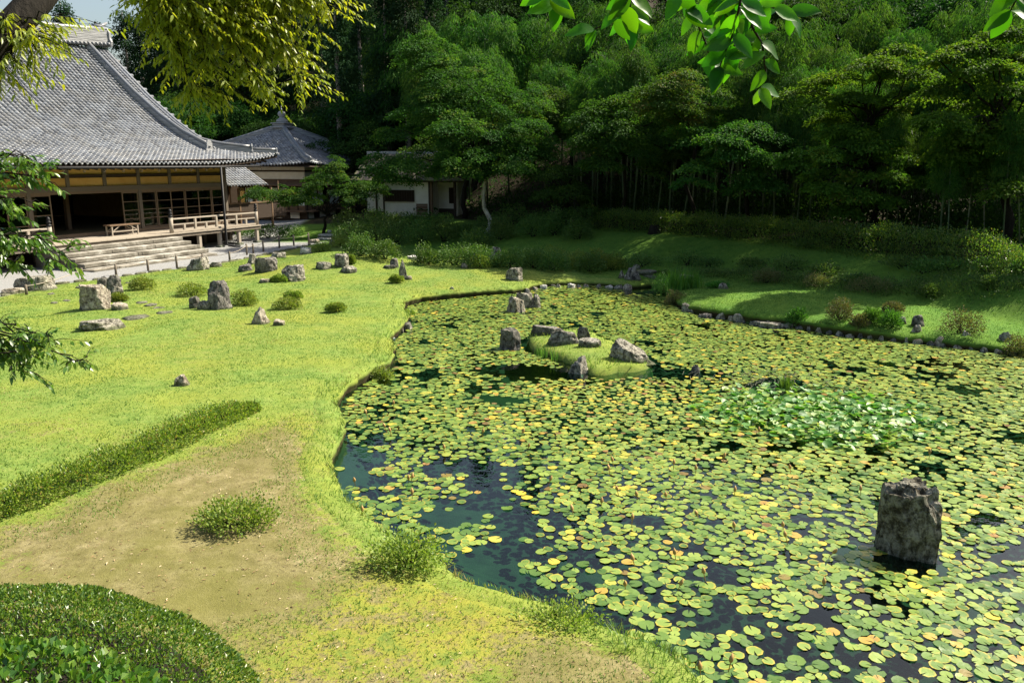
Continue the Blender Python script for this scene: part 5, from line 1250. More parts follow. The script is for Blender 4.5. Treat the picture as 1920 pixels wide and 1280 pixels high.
# cedars with bare trunks
for px, r, sc in [(648, 60, 1.15), (735, 58, 1.1), (772, 57, 1.15), (690, 66, 1.2), (705, 70, 1.1), (755, 64, 1.2), (810, 62, 1.2), (620, 72, 1.2), (585, 74, 1.2), (845, 76, 1.2), (900, 80, 1.2), (330, 80, 1.25), (300, 84, 1.15), (360, 78, 1.3), (395, 80, 1.25), (430, 76, 1.25), (460, 80, 1.25), (500, 76, 1.25), (540, 78, 1.25), (665, 76, 1.3), (1000, 82, 1.2), (1100, 84, 1.2)]:
    a = math.atan2(px - 960, FPX); place('cedar', r * math.sin(a), r * math.cos(a), sc, 'tall dark cedar with straight bare lower trunk in the hillside forest', 'cedar tree', 'cedars of the hillside forest')
for px, r, pyt, lb in [(168, 88, 2, 'spiky dark conifer standing against the sky above the hall ridge'), (228, 92, 42, 'paler conifer against the sky right of the tallest one'), (118, 96, 22, 'small conifer against the sky left of the tallest one'), (275, 86, 20, 'rounded conifer top right of the hall ridge')]:
    a = math.atan2(px - 960, FPX); x, y = r * math.sin(a), r * math.cos(a); o = place('cedar', x, y, (AT(px, pyt, y)[2] - gz(x, y)) / 14.0, lb, 'conifer', None)
    if 'group' in o: del o['group']
for k in protos:
    for pr in protos[k]:
        if not pr[1]:
            for ch in list(pr[0].children): bpy.data.objects.remove(ch)
            bpy.data.objects.remove(pr[0])

# ================================================================== SHRUBS AND HEDGES
def bush(cx, y1, w, h, label, lm='leaf_azalea', n=700, leaf=.035, cat='bush', name='bush', group=None, flat=.55, zb=None, dr=.8, seed=None, stems=True, wd=.6, loose=0.0):
    seed = seed or int(cx * 3 + y1); rng = np.random.default_rng(seed)
    p = PG(cx, y1) if zb is None else P(cx, y1, zb); m = mpp(p); W_ = w * m; th = math.atan2(CAMH - p[2], math.hypot(p[0], p[1])); dpt = W_ * dr
    H_ = max(.12, (h * m - dpt * math.sin(th) * .6) / math.cos(th)); fw = p[:2] / np.linalg.norm(p[:2]); c = p[:2] + fw * dpt * .5; z0 = gz(*c) if zb is None else zb
    T_ = thing(name, label, cat, (c[0], c[1], z0), 0, group)
    v = unit(rng.normal(0, 1, (n, 3))); v[:, 2] = np.abs(v[:, 2]) ** .8; s = (1 - rng.random(n) ** 1.6 * .55)
    lump = 1 + .22 * fbm(v * 2.2 + seed, 2, seed) + loose * rng.normal(0, .13, n)
    pp = v * (s * lump)[:, None] * np.array([W_ / 2, dpt / 2, H_]); pp[:, 2] += .02
    D = unit(v + rng.normal(0, .5, (n, 3)) + np.array([0, 0, .35])); Nn = unit(v + rng.normal(0, .5, (n, 3)) + [0, 0, .5])
    V, F_, r = leaves(pp, D, Nn, leaf * rng.uniform(.7, 1.3, n), leaf * wd * rng.uniform(.8, 1.2, n), np.clip(rng.random(n) * .6 + .4 * rng.random(n), 0, 1))
    f_ = link('foliage', mesh_np('foliage', V, F_, dict(rnd=r)), M[lm], T_); f_['kind'] = 'stuff'
    if stems:
        b = MB()
        for i in range(10):
            q = pp[rng.integers(n)] * .85; limb(b, (rng.normal(0, .04), rng.normal(0, .04), -.05), q, .008 + .01 * W_, .004, seed + i, 4, 4)
        b.build('stems', M['bark'], T_, True)
    return T_
for a in [(267, 545, 48, 25, 'clipped yellow green azalea left of the stepping stones'), (361, 557, 58, 27, 'wide clipped azalea behind the rounded dark stone'), (460, 575, 50, 30, 'clipped azalea right of the rounded dark stone'), (223, 567, 36, 14, 'small bush between the pale boulder and its low block'),
          (539, 582, 53, 25, 'domed azalea on the open lawn, larger of a close pair'), (550, 561, 33, 13, 'smaller azalea just behind the domed one on the open lawn'), (630, 587, 38, 18, 'single round azalea on the lawn nearest to the pond'), (523, 530, 32, 13, 'low dark azalea at the left foot of the mottled boulder'),
          (659, 497, 14, 16, 'tiny bush behind the square block on the mound'), (744, 532, 28, 15, 'small azalea at the left foot of the slim pointed stone'), (811, 493, 42, 15, 'flat clipped azalea at the back of the far lawn'), (901, 505, 46, 24, 'clipped azalea in front of the tall grey standing stone'), (936, 501, 30, 15, 'small azalea at the right of the tall grey standing stone')]:
    bush(*a, n=1500, leaf=.055)
for i, a in enumerate([(1438, 536, 60, 28, 'brownish clipped bush, leftmost on the right bank lawn', 'leaf_brown'), (1530, 543, 52, 26, 'brownish clipped bush, second from left on the right bank lawn', 'leaf_brown'), (1632, 557, 92, 32, 'widest brownish bush on the right bank lawn', 'leaf_brown'), (1740, 564, 44, 27, 'round green bush on the right bank lawn', 'leaf_shade'), (1848, 575, 38, 24, 'small green bush at the right end of the bank lawn', 'leaf_shade'),
          (1266, 573, 42, 34, 'pale twiggy bush overhanging the water at the tip of the right bank', 'leaf_brown'), (1573, 620, 50, 40, 'brown bush hanging over the right bank edging', 'leaf_brown'), (1612, 612, 34, 30, 'thin brown bush left of the fern clumps', 'leaf_brown'), (1803, 636, 84, 50, 'wide brown bush over the mottled upright stone', 'leaf_brown'), (1908, 660, 50, 48, 'brown bush at the far right end of the bank', 'leaf_brown'), (1672, 590, 40, 22, 'small brown bush left of the dark upright stone', 'leaf_brown')]):
    bush(*a[:5], lm=a[5], n=1500, leaf=.05, loose=.5)
for a in [(1495, 616, 40, 30, 'bright green fern clump beside the long flat ledge'), (1632, 629, 34, 26, 'fern clump left of the narrow grey stone'), (1668, 635, 36, 30, 'fern clump right of the narrow grey stone'), (1250, 552, 56, 42, 'lush green plant at the right end of the stone bridge'), (1345, 541, 40, 10, 'low green plant left of the slanted grey stone')]:
    bush(*a, lm='leaf_fern', n=900, leaf=.11, wd=.22, cat='fern', name='fern_clump', loose=.8)
# yellow green row behind the mound
for i, (cx, y1, w, h) in enumerate([(604, 476, 40, 20), (640, 466, 44, 22), (676, 467, 44, 20), (712, 472, 44, 18), (738, 477, 26, 12)]):
    bush(cx, y1, w, h, ['first', 'second', 'third', 'fourth', 'last'][i] + ' bush from the left in the yellow green row behind the mound', lm='leaf_azalea', n=1400, leaf=.06, group='yellow green row behind the mound', loose=.8)
# shaded shrubbery between lawn and buildings
rngs = np.random.default_rng(8); sh_rows = [(690, 1150, 492, 40, 52, 60), (650, 1130, 462, 44, 48, 62), (640, 1060, 432, 30, 46, 62)]
ORD = ['first', 'second', 'third', 'fourth', 'fifth', 'sixth', 'seventh', 'eighth', 'ninth', 'tenth', 'eleventh', 'twelfth', 'last']
slabs = ['front row', 'middle row', 'rear row']
bushes_proto = []
for ri, (x0, x1, yb, hh, dx, ww) in enumerate(sh_rows):
    for x in range(x0, x1, dx):
        xx = x + rngs.normal(0, 8); yy_ = yb + rngs.normal(0, 3) + (x - 700) * (.035 if ri == 0 else .01) + (4 if ri == 0 and x > 900 else 0)
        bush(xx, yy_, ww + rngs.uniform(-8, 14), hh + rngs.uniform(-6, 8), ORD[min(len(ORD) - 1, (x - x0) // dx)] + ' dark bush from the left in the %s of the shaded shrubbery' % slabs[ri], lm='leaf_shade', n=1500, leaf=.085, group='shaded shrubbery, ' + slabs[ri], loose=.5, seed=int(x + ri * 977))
for i, (x, y, w, h) in enumerate([(1035, 500, 70, 38), (1085, 506, 60, 34), (1120, 508, 60, 36), (1150, 510, 50, 30)]):
    bush(x, y, w, h, ORD[i] + ' lighter green bush from the left, in the shrubbery left of the stone bridge', lm='leaf_azalea', n=1500, leaf=.07, group='lighter bushes left of the stone bridge', loose=.5)
for i, (x, y, w, h) in enumerate([(505, 448, 60, 28), (470, 446, 50, 20), (545, 446, 50, 22)]):
    bush(x, y, w, h, ['middle', 'left', 'right'][i] + ' dark bush of three beyond the veranda end before the pavilion', lm='leaf_shade', n=1200, leaf=.08, group='dark bushes by the veranda end', loose=.5)
ORD2 = [k + ' from the left' for k in ORD[:12]] + ['far right', 'upper left', 'upper middle', 'upper right']
# weeds along the toe of the right slope
for i, (x, y) in enumerate([(1210, 508), (1290, 508), (1340, 508), (1400, 512), (1470, 520), (1550, 528), (1610, 536), (1680, 542), (1740, 550), (1800, 558), (1860, 566), (1910, 572), (1500, 505), (1640, 515), (1780, 528), (1890, 540)]):
    bush(x + rngs.normal(0, 10), y, 62 + rngs.uniform(-10, 20), 22 + rngs.uniform(-5, 10), ORD2[i] + ' dim weed clump at the foot of the shaded slope', lm='leaf_shade', n=700, leaf=.075, cat='weeds', name='weed_clump', group='weed clumps at the foot of the slope', loose=1.1)
def hedge(name, label, pts, w, h, n, lm, leaf, seed, hj=.06):
    """pts ground polyline; boxy clipped hedge"""
    rng = np.random.default_rng(seed); pts = np.array(pts, float); sg = np.hypot(*np.diff(pts[:, :2], axis=0).T); cum = np.concatenate([[0], np.cumsum(sg)])
    T_ = thing(name, label, 'hedge', (pts[0][0], pts[0][1], 0)); u = rng.random(n) * cum[-1]
    x = np.interp(u, cum, pts[:, 0]); y = np.interp(u, cum, pts[:, 1]); k = np.clip(np.searchsorted(cum, u) - 1, 0, len(sg) - 1)
    dx = (pts[k + 1, 0] - pts[k, 0]) / sg[k]; dy = (pts[k + 1, 1] - pts[k, 1]) / sg[k]
    wv = w * (1 + .15 * noise2(u, u * 0, .8, 2, seed)); hv = h * (1 + .14 * noise2(u, u * 0 + 3, 1.1, 2, seed + 1))
    ends = np.clip(np.minimum(u, cum[-1] - u) / (w * 1.6), .15, 1); wv = wv * ends ** .5; hv = hv * ends ** .5
    face = rng.random(n); th = rng.uniform(0, np.pi, n); c, s = np.cos(th), np.sin(th); q = np.maximum(np.abs(c), np.abs(s)) ** .75; ins = 1 - rng.random(n) ** 2 * .35
    jt = 1 + rng.normal(0, hj * 1.5, n) + .5 * hj / .06 * .25 * noise2(x, y, 4.5, 2, seed)
    ox = c / q * .5 * wv * ins * jt; oz = s / q * hv * ins * jt
    X_ = x - dy * ox; Y_ = y + dx * ox; Z_ = ground(X_, Y_) + oz; v = np.stack([-dy * c, dx * c, s], 1)
    V, F_, r = leaves(np.stack([X_ - pts[0][0], Y_ - pts[0][1], Z_], 1), unit(v + rng.normal(0, .5, (n, 3)) + [0, 0, .4]), unit(v + rng.normal(0, .5, (n, 3)) + [0, 0, .3]), leaf * rng.uniform(.7, 1.3, n), leaf * .5, rng.random(n))
    f_ = link('foliage', mesh_np('foliage', V, F_, dict(rnd=r)), M[lm], T_); f_['kind'] = 'stuff'
    b = MB()
    for i in range(int(cum[-1] * 5)):
        uu = rng.random() * cum[-1]; xx = np.interp(uu, cum, pts[:, 0]) - pts[0][0] + rng.normal(0, w * .15); yy_ = np.interp(uu, cum, pts[:, 1]) - pts[0][1] + rng.normal(0, w * .15)
        z0 = gz(xx + pts[0][0], yy_ + pts[0][1]); b.tube([(xx, yy_, z0 - .03), (xx + rng.normal(0, .05), yy_ + rng.normal(0, .05), z0 + h * .7)], [.012, .006], 4, False)
    b.build('stems', M['bark'], T_)['kind'] = 'stuff'; return T_
hp = []
for px, py in [(1092, 428), (1150, 430), (1250, 436), (1350, 444), (1450, 452), (1550, 462), (1650, 474), (1750, 486), (1850, 500), (1960, 516)]:
    a = math.degrees(math.atan2(px - 960, FPX)); r = float(np.interp(a, *HED)); hp.append((r * math.sin(rad(a)), r * math.cos(rad(a)), 0))
hedge('clipped_hedge', 'long dark clipped hedge along the foot of the bamboo grove', hp, 1.2, .82, 38000, 'leaf_hedge', .065, 5)
hp = [PG(x, y) for x, y in [(-60, 985), (40, 950), (150, 908), (250, 868), (340, 828), (420, 790), (480, 768)]]
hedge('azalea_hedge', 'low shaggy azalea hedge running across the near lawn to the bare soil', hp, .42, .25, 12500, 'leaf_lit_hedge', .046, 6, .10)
up_ = []
for px in range(1080, 2010, 90):
    a = math.atan2(px - 960, FPX); r = float(np.interp(math.degrees(a), *HED)) + 4.5; up_.append((r * math.sin(a), r * math.cos(a), 0))
hedge('forest_undergrowth', 'low dark undergrowth between the bamboo stems behind the clipped hedge', up_, 2.2, 1.1, 26000, 'leaf_forest', .14, 25, .3)
wp = [PG(x, y) for x, y in [(1235, 512), (1330, 516), (1430, 522), (1530, 532), (1630, 545), (1730, 556), (1830, 568), (1950, 584)]]
hedge('weed_strip', 'strip of dark weeds growing in the ditch behind the right bank lawn', wp, .7, .15, 11000, 'leaf_shade', .06, 15, .25)
# foreground bush, bank bushes
bush(447, 1008, 150, 66, 'sprawling azalea bush alone on the bare soil in the foreground', lm='leaf_azalea', n=2300, leaf=.042, loose=1.3, dr=.75)
bush(764, 1090, 138, 84, 'bright twiggy bush leaning over the water on the near bank', lm='leaf_azalea', n=1700, leaf=.042, loose=1.6, seed=44)
bush(1055, 1196, 160, 74, 'straggly bush at the near water edge with bare stems', lm='leaf_azalea', n=900, leaf=.038, loose=1.7, seed=45)
bush(716, 712, 42, 34, 'small shrub on the left bank where the shore turns', lm='leaf_azalea', n=1200, leaf=.045, loose=.8)
for i, (x, y, w, h) in enumerate([(800, 572, 34, 14), (850, 566, 36, 14), (905, 560, 40, 14), (770, 590, 22, 14), (945, 556, 24, 12)]):
    bush(x, y, w, h, ['second', 'third', 'fourth', 'leftmost', 'last'][i] + ' mossy turf tuft from the left on the lip of the left cove', lm='leaf_azalea', n=500, leaf=.05, loose=.9, stems=False, group='mossy tufts on the lip of the cove', cat='tuft', name='bank_tuft')
# clipped hedge in the bottom left corner
def mound(name, label, lm, n, cx, cy, rx, ry, H_, leaf, seed, z0, wd=.5, cat='hedge', core=True):
    rng = np.random.default_rng(seed); T_ = thing(name, label, cat, (cx, cy, z0)); a = rng.uniform(0, 6.283, n); q = np.sqrt(rng.random(n)); x = np.cos(a) * q * rx; y = np.sin(a) * q * ry
    z = H_ * (1 - q ** 2.6) ** .55 + .035 * noise2(x, y, 2.2, 3, seed) * 1.5 - rng.random(n) ** 2 * .10
    v = unit(np.stack([x / rx * q ** 2, y / ry * q ** 2, 1.05 - q ** 2], 1))
    V, F_, r = leaves(np.stack([x, y, z], 1), unit(v + rng.normal(0, .65, (n, 3)) + [0, 0, .3]), unit(v + rng.normal(0, .45, (n, 3))), leaf * rng.uniform(.7, 1.3, n), leaf * wd, rng.random(n))
    f_ = link('foliage', mesh_np('foliage', V, F_, dict(rnd=r)), M[lm], T_); f_['kind'] = 'stuff'
    if not core: return T_
    # dark woody core
    k = 20; b = MB(); prof = [(.95, -.6), (.92, .05 * H_), (.84, .4 * H_), (.66, .68 * H_), (.4, .8 * H_), (.02, .84 * H_)]; n0 = 0
    for (q_, zz) in prof:
        for j in range(k): b.v.append((math.cos(j * 6.283 / k) * rx * q_ * .97, math.sin(j * 6.283 / k) * ry * q_ * .97, zz - .06))
    for i in range(len(prof) - 1):
        for j in range(k): b.f.append((i * k + j, i * k + (j + 1) % k, (i + 1) * k + (j + 1) % k, (i + 1) * k + j))
    b.build('stems', M['bark'], T_); return T_
mound('clipped_hedge', 'rounded clipped hedge in the bottom left corner with small glossy leaves', 'leaf_hedge', 62000, -3.75, 4.35, 2.25, 1.7, 1.08, .033, 7, .0)
mound('ground_creeper', 'broad heart shaped creeper leaves over the hedge at the bottom left corner', 'leaf_glossy', 2600, -3.05, 3.75, 1.3, .85, .66, .062, 8, .62, .75, 'creeper', False)
# reeds
def blades(name, label, pts, h, n, mat, seed, spread, w=.010, cat='grass clump', bend=.3):
    rng = np.random.default_rng(seed); c = np.array(pts, float); T3 = []; V = []; r_ = []
    for i in range(n):
        q = c[rng.integers(len(c))] + np.array([rng.normal(0, spread), rng.normal(0, spread), 0]) - c[0]; hh = h * rng.uniform(.6, 1.15); a = rng.uniform(0, 6.28); bx, by = math.cos(a) * bend * hh, math.sin(a) * bend * hh; s_ = np.array([-math.sin(a), math.cos(a), 0]) * w
        k = len(V); m1 = q + np.array([bx * .3, by * .3, hh * .6]); V += [q - s_, q + s_, m1 + s_ * .8, m1 - s_ * .8, q + np.array([bx, by, hh])]; T3 += [(k, k + 1, k + 2), (k, k + 2, k + 3), (k + 3, k + 2, k + 4)]; r_ += [rng.random()] * 5
    o = link(name, mesh_np(name, np.array(V), np.array(T3), dict(rnd=r_)), M[mat]); o.location = tuple(c[0]); return tag(o, label, cat)
blades('reed_clump', 'tall bright green reeds standing beside the stone bridge', [P(x, 556, WATER) for x in (1262, 1275, 1290, 1303)], .95, 420, 'reed', 1, .14, .012, 'reeds')
blades('grass_tuft', 'upright grass tuft growing on the muddy shoal', [P(1472, 733, WATER)], .32, 120, 'reed', 2, .05, .007)
blades('grass_tuft', 'thin long grass blades at the front left edge of the islet', [P(1015, 668, WATER), P(1040, 675, WATER)], .30, 50, 'reed', 3, .08, .006)
blades('grass_tuft', 'arching grass blades hanging over the near water edge', [P(1165, 1228, WATER + .2), P(1185, 1240, WATER + .2)], .22, 40, 'reed', 4, .05, .004, bend=.8)
# stump and cut log on the slope
p = PG(1228, 446); st = thing('tree_stump', 'mossy old tree stump on the shaded grass slope', 'stump', p)
b = MB(); b.lathe([(.36, -.1), (.28, .10), (.24, .30), (.20, .34), (.02, .33)], 12); b.build('stump_wood', M['bark'], st, True)
p = PG(1070, 430); lg = thing('cut_log', 'cut log with pale sawn end lying by the end of the hedge', 'log', (p[0], p[1], p[2] + .25))
b = MB(); b.tube([(0, 0, .1), (-.5, .7, -.1)], [.20, .22], 14); b.build('log_wood', M['bark'], lg, True)
b = MB(); b.tube([(.004, -.006, .101), (.001, -.002, .1002)], [.18, .18], 14); b.build('sawn_end', M['wood_grey'], lg)

# ================================================================== OVERHANGING BRANCHES
def leaf6(p, D, Nn, L, W_, rnd):
    n = len(p); Sd = unit(np.cross(D, Nn)); L = L[:, None]; W_ = W_[:, None]
    v = [p, p + D * L * .3 + Sd * W_ * .46 + Nn * W_ * .10, p + D * L * .68 + Sd * W_ * .36 - Nn * L * .04, p + D * L - Nn * L * .16, p + D * L * .68 - Sd * W_ * .36 - Nn * L * .04, p + D * L * .3 - Sd * W_ * .46 + Nn * W_ * .10, p + D * L * .45 - Nn * L * .01]
    V = np.stack(v, 1).reshape(-1, 3); i = np.arange(n)[:, None] * 7
    F_ = np.concatenate([i + np.array([[a, b, 6]]) for a, b in ((0, 1), (1, 2), (2, 3), (3, 4), (4, 5), (5, 0))]); return V, F_, np.repeat(rnd, 7)
def bough(T_, b, start, ends, seed, leaf, wd, twig, per, base_r, spread=.28, droop=.5, acc=None):
    """ends: list of tip points; leaf pairs along twigs near each limb"""
    rng = np.random.default_rng(seed)
    for ei, e in enumerate(ends):
        pts = limb(b, start, e, base_r, .004, seed + ei, 9, 5); pts = np.array(pts)
        for k in range(twig):
            t_ = rng.uniform(.35, 1.0); i = min(int(t_ * 9), 8); q = pts[i] + (pts[i + 1] - pts[i]) * (t_ * 9 - i)
            tip = q + unit((pts[-1] - pts[0]))* spread * .5 + rng.normal(0, spread, 3) * [1, 1, .55] - [0, 0, spread * droop]
            b.tube([tuple(q), tuple((q + tip) / 2 + [0, 0, .03]), tuple(tip)], [.004, .003, .0015], 4, False)
            u = np.linspace(.12, 1, per); pp = q + (tip - q) * u[:, None]; d0 = unit(tip - q); sd_ = unit(np.cross(d0, [0, 0, 1.0])); sg = np.where(np.arange(per) % 2 == 0, 1, -1)[:, None]
            D = unit(d0 * .75 + sd_ * sg * .7 + rng.normal(0, .22, (per, 3)) - [0, 0, droop]); Nn = unit(np.array([0, 0, 1.0]) + rng.normal(0, .35, (per, 3)) + sd_ * sg * .2)
            acc.append((pp, D, Nn, leaf * rng.uniform(.75, 1.2, per), wd * rng.uniform(.8, 1.15, per), np.clip(rng.random() * .5 + rng.random(per) * .5, 0, 1)))
def finish(T_, acc, lm, six=True):
    A_c = [np.concatenate([a[i] for a in acc]) for i in range(6)]; V, F_, r = (leaf6 if six else leaves)(*A_c)
    f_ = link('crown', mesh_np('crown', V, F_, dict(rnd=r), True), M[lm], T_); f_['kind'] = 'stuff'; print('leaves', len(r) // 7)
# overhead tree: limb across the top left corner, sunlit mass hanging in
oz = thing('overhead_tree', 'tree whose thick dark limb and sunlit yellow green foliage hang in from the top left', 'tree', (-7.2, 5.2, 0)); O_ = np.array([-7.2, 5.2, 0])
b = MB(); lpts = [(0, 0, -.1), (.3, .4, 1.6), (.9, 1.1, 3.2)] + [tuple(AT(x, y, D) - O_) for x, y, D in [(-70, 150, 6.9), (0, 75, 7.1), (70, 0, 7.4), (160, -110, 8.2), (270, -220, 9.2)]]
b.tube(lpts, [.26, .24, .20, .15, .135, .125, .10, .07], 12); b.build('trunk', M['bark'], oz, True)
b = MB(); acc = []; top = AT(270, -220, 9.2) - O_
ends = [AT(x, y, D) - O_ for x, y, D in [(330, 120, 10.5), (300, 60, 10), (360, 170, 10.6), (420, 185, 10.8), (460, 150, 11), (500, 175, 11), (530, 120, 11.2), (560, 60, 11.2), (570, 110, 11.4), (615, 15, 11.4), (600, 60, 11.6), (580, 10, 11.2), (480, 60, 11), (420, 80, 10.8), (400, 20, 10.4), (350, 20, 10), (520, -20, 11), (455, 0, 11), (300, 10, 9.8), (610, -60, 11.4), (395, 120, 10.8), (560, 150, 11.2), (610, -20, 11.6), (540, 90, 11.4)]]
bough(oz, b, top, ends, 5, .075, .032, 88, 13, .03, .22, .5, acc)
e2 = [AT(x, y, D) - O_ for x, y, D in [(100, 30, 7.2), (70, 60, 7.0), (105, 60, 7.4), (30, 130, 7), (70, 90, 7.1), (10, 30, 7.0), (0, 135, 7.2)]]
bough(oz, b, np.array(lpts[4]), e2, 9, .07, .024, 11, 10, .015, .16, .8, acc)
b.build('branches', M['bark'], oz, True); finish(oz, acc, 'leaf_zelkova')
# left evergreen reaching in at three heights
ev = thing('evergreen_tree', 'glossy leaved tree reaching in from the left edge at three heights', 'tree', (-6.6, 6.2, 0)); O_ = np.array([-6.6, 6.2, 0])
b = MB(); tp = limb(b, (0, 0, -.1), (.1, .2, 4.6), .10, .05, 3, 6, 8); b.build('trunk', M['bark'], ev, True)
b = MB(); acc = []
def B(px, py, D): return AT(px, py, D) - O_
def bb(st, ends, seed, tw, sp, lf=.075, wd=.03): bough(ev, b, B(*st), [B(*e) for e in ends], seed, lf, wd, int(tw * 1.5), 11, .012, sp, .45, acc)
TW = 2
bb((-120, 330, 7), [(118, 318, 7.2), (60, 300, 7), (100, 345, 7.2), (20, 290, 7), (60, 335, 7.4)], 21, 7, .10)
bb((-120, 400, 6.8), [(65, 382, 7), (20, 370, 6.8), (30, 395, 7)], 23, 6, .10)
bb((-140, 470, 6.8), [(135, 462, 7), (60, 440, 7), (100, 478, 7.2), (40, 490, 7), (20, 435, 6.8), (80, 450, 7.2), (0, 470, 7)], 25, 9, .125)
bb((-140, 640, 6.6), [(165, 668, 6.8), (90, 622, 6.7), (60, 690, 6.8), (110, 645, 6.9), (20, 660, 6.6), (40, 680, 6.8), (60, 625, 6.6), (0, 635, 6.7), (60, 655, 7)], 27, 9, .13, .07)
for z_, (px, py, D) in ((3.4, (-120, 330, 7)), (3.2, (-120, 400, 6.8)), (2.8, (-140, 470, 6.8)), (2.0, (-140, 640, 6.6))):
    b.tube([(.05, .1, z_ - .3), tuple(B(px, py, D))], [.03, .013], 6)
b.build('branches', M['bark'], ev, True); finish(ev, acc, 'leaf_glossy')
# camellia twigs close overhead; every big leaf a part
cam_t = thing('camellia_branch', 'close camellia twigs with big backlit green leaves hanging from above', 'branch', (.4, 2.3, 5.2)); O_ = np.array([.4, 2.3, 5.2])
def cleaf(seed, n=7):
    rng = np.random.default_rng(seed); V = []; Fq = []; bend = rng.uniform(.05, .25)
    for i in range(n + 1):
        t_ = i / n; w = .27 * math.sin(math.pi * min(1, t_ ** .85)) ** .8 * (1 - .25 * t_) if t_ < 1 else 0
        if i == 0: w = .012
        z = -bend * t_ * t_ + .02 * math.sin(t_ * 9 + seed)
        V += [(-w, t_, z + w * .30), (0, t_, z), (w, t_, z + w * .30)]
    for i in range(n):
        for j in (0, 1): Fq.append((3 * i + j, 3 * i + j + 1, 3 * i + 4 + j, 3 * i + 3 + j))
    return np.array(V), np.array(Fq)
CL = []
for s in range(8):
    V, Fq = cleaf(s); CL.append(mesh_np('leaf', V, Fq, dict(rnd=np.full(len(V), s / 8)), True))
b = MB(); rng = np.random.default_rng(15)
twigs = [([(1010, -60), (1030, -5), (1040, 8)], 7), ([(1200, -60), (1175, 5), (1150, 40), (1115, 55)], 9), ([(1190, -40), (1178, 30), (1185, 45)], 8), ([(1270, -60), (1300, 0), (1310, 50), (1325, 85), (1330, 110)], 12), ([(1400, -60), (1385, 20), (1372, 70), (1355, 110), (1350, 125)], 16),
         ([(1380, -60), (1410, 50), (1430, 85), (1436, 140), (1425, 165)], 12), ([(1330, -60), (1420, 5), (1465, 20), (1480, 22)], 10), ([(1380, 40), (1385, 70), (1370, 100)], 6), ([(1260, -60), (1275, 0), (1285, 15)], 6), ([(1900, -60), (1905, 0), (1895, 20)], 7), ([(1345, -60), (1350, 0), (1360, 20)], 10)]
nleaf = 0
for ti, (pts, nlv) in enumerate(twigs):
    Dd = 2.15 + .12 * (ti % 4); W_ = [AT(x, y, Dd + .03 * i) - O_ for i, (x, y) in enumerate(pts)]
    b.tube([tuple(w) for w in W_], list(np.linspace(.0045, .0018, len(W_))), 6)
    for k in range(nlv):
        t_ = (k + .5) / nlv * (len(W_) - 1); t_ = max(t_, .75 if len(W_) > 2 else .4); t_ = min(len(W_) - 1.001, t_ if k < nlv - 3 else len(W_) - 1.02); i = int(t_); q = W_[i] + (W_[i + 1] - W_[i]) * (t_ - i)
        d_t = unit(W_[i + 1] - W_[i]); side = 1 if k % 2 else -1
        ang = rng.uniform(.5, 1.35) * side if k < nlv - 2 else rng.uniform(-.5, .5)
        D = unit(np.array([math.sin(ang) * 1.0 + d_t[0] * .6, rng.normal(0, .35), -abs(math.cos(ang)) * .8 - .15 + (.55 if rng.random() < .25 else 0)]))
        Nn = unit(np.array([rng.normal(0, .5), -1.0, rng.uniform(-.1, .9)])); Nn = unit(Nn - D * (Nn @ D)); X3 = np.cross(D, Nn)
        L_ = rng.uniform(.062, .092); o = link('leaf', CL[rng.integers(8)], M['leaf_camellia'], cam_t); m4 = Matrix.Identity(4)
        for r_i in range(3):
            m4[r_i][0] = X3[r_i] * L_; m4[r_i][1] = D[r_i] * L_; m4[r_i][2] = Nn[r_i] * L_; m4[r_i][3] = q[r_i]
        o.matrix_local = m4; nleaf += 1
b.build('twig', M['bark'], cam_t, True); print('camellia', nleaf)

# ================================================================== GRASS, LITTER
def scatter_grass(name, label, n, rmax, hgt, wid, seed, cond, power=1.0):
    rng = np.random.default_rng(seed); m = n * (14 if n == 26000 else 3); r = 4.5 + (rmax - 4.5) * rng.random(m) ** power; a = rng.uniform(-.72, .72, m); x = r * np.sin(a); y = r * np.cos(a)
    ok = cond(x, y); x, y = x[ok][:n], y[ok][:n]; gf = ground(x, y, True); z = np.where((gf[1] > -.09) & (gf[1] < .46), gf[5] - .006, gf[0]); k = len(x); a = rng.uniform(0, 6.283, k); h = hgt * rng.uniform(.5, 1.3, k) * (1 + .35 * noise2(x, y, .9, 2, 60)); w = wid * rng.uniform(.7, 1.3, k) * (1 + np.hypot(x, y) * .045)
    s_ = np.stack([np.cos(a) * w, np.sin(a) * w, np.zeros(k)], 1); q = np.stack([x, y, z - .005], 1); l = rng.normal(0, .45, (k, 2)) * h[:, None]; tip = q + np.stack([l[:, 0], l[:, 1], h], 1)
    V = np.stack([q - s_, q + s_, tip], 1).reshape(-1, 3); F_ = np.arange(3 * k).reshape(-1, 3); nn = np.clip(.5 + .4 * noise2(x, y, 1.3, 3, 61) + rng.normal(0, .22, k) - .4 * np.maximum(sst(x, 3, 6), 0), 0, 1)
    print(name, k); return tag(link(name, mesh_np(name, V, F_, dict(rnd=np.repeat(nn, 3))), M['grass']), label, 'grass', kind='stuff')
def lawn_ok(x, y):
    ds = sdf(SOIL, x, y) / 1.3; d = sdf(shore, x, y); rt = np.interp(np.degrees(np.arctan2(x, y)), *TOE)
    return (d > .06) & (np.random.default_rng(1).random(len(x)) < np.clip(ds * 1.4 + .55 + .5 * noise2(x, y, 1.5, 3, 63), .04, 1)) & (sdf(PATH, x, y) > .12) & (np.hypot(x, y) < rt + 4)
scatter_grass('lawn_grass', 'short sunlit lawn grass', 240000, 36, .030, .0045, 1, lawn_ok, .8)
scatter_grass('bank_grass', 'longer grass along the pond bank', 60000, 30, .075, .0048, 2, lambda x, y: (lambda d: (d > -.03) & (d < .40) & (sdf(PATH, x, y) > 0))(sdf(shore, x, y)), 1.0)
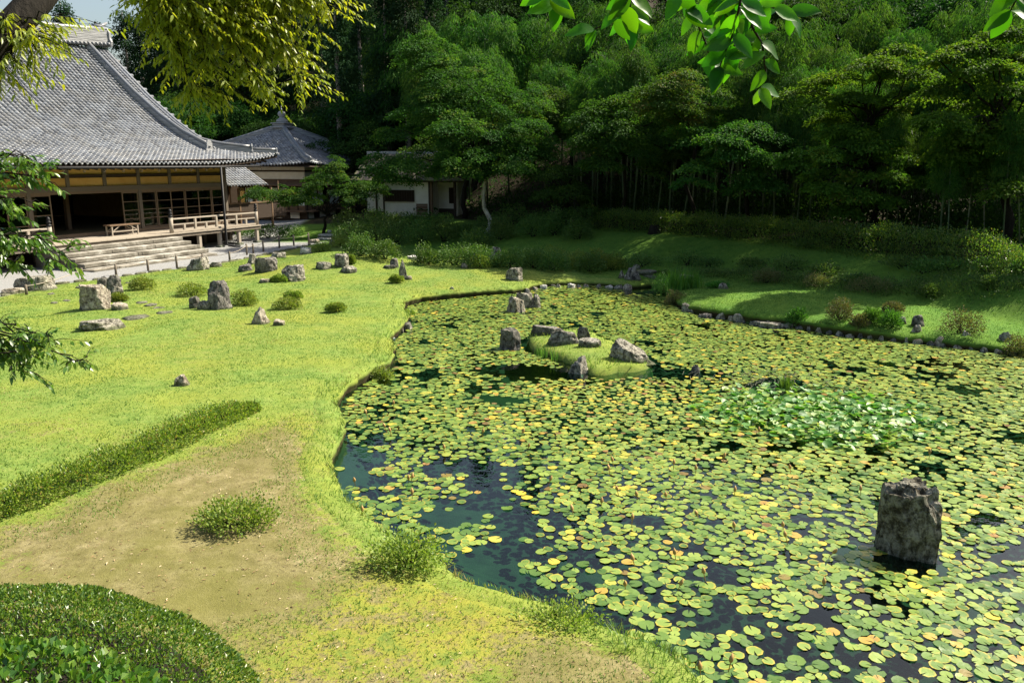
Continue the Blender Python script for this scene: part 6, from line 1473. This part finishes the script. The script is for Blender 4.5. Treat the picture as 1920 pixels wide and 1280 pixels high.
scatter_grass('lip_grass', 'fringe of grass hanging over the pond edge', 26000, 26, .07, .004, 7, lambda x, y: (lambda d: (d > -.05) & (d < .05) & (np.random.default_rng(4).random(len(x)) < .4 + .9 * noise2(x, y, 2.2, 2, 95)))(sdf(shore, x, y)), 1.0)
scatter_grass('islet_grass', 'grass covering the islet', 22000, 22, .075, .0055, 3, lambda x, y: (sdf(island, x, y) < .02), 1.0)
rng = np.random.default_rng(31); n = 5000; r = rng.uniform(5, 14, n); a = rng.uniform(-.7, .3, n); x, y = r * np.sin(a), r * np.cos(a)
ok = (sdf(SOIL, x, y) < .8) & (sdf(shore, x, y) > .15); x, y = x[ok][:1900], y[ok][:1900]; z = ground(x, y) + .006; k = len(x); a = rng.uniform(0, 6.28, k)
V, F_, r_ = leaves(np.stack([x, y, z], 1), np.stack([np.cos(a), np.sin(a), rng.uniform(0, .3, k)], 1), unit(np.stack([rng.normal(0, .3, k), rng.normal(0, .3, k), np.ones(k)], 1)), rng.uniform(.012, .055, k), rng.uniform(.006, .016, k), rng.random(k))
tag(link('fallen_leaves', mesh_np('fallen_leaves', V, F_, dict(rnd=r_)), M['litter']), 'dry fallen leaves scattered on bare soil', 'leaves', kind='stuff')
# undergrowth of the hillside
rng = np.random.default_rng(41); n = 70000; a = rng.uniform(-.62, .62, n); r0_ = np.interp(np.degrees(a), *HED) + 1.5; r = r0_ + rng.random(n) ** .8 * 46; r = np.where(np.degrees(a) < -8, rng.uniform(60, 100, n), r)
x, y = r * np.sin(a), r * np.cos(a); z = ground(x, y) + rng.random(n) * .55; nn = noise2(x, y, .35, 3, 88); ok = nn > -.1; x, y, z = x[ok], y[ok], z[ok]; k = len(x)
V, F_, r_ = leaves(np.stack([x, y, z], 1), unit(rng.normal(0, 1, (k, 3)) + [0, 0, .4]), unit(rng.normal(0, .6, (k, 3)) + [0, -.4, 1]), rng.uniform(.12, .30, k), rng.uniform(.06, .15, k), rng.random(k))
tag(link('undergrowth', mesh_np('undergrowth', V, F_, dict(rnd=r_)), M['leaf_forest']), 'undergrowth on the forest slope', 'undergrowth', kind='stuff')
print('objects', len(bpy.data.objects), 'tris', sum(len(m.polygons) for m in bpy.data.meshes))
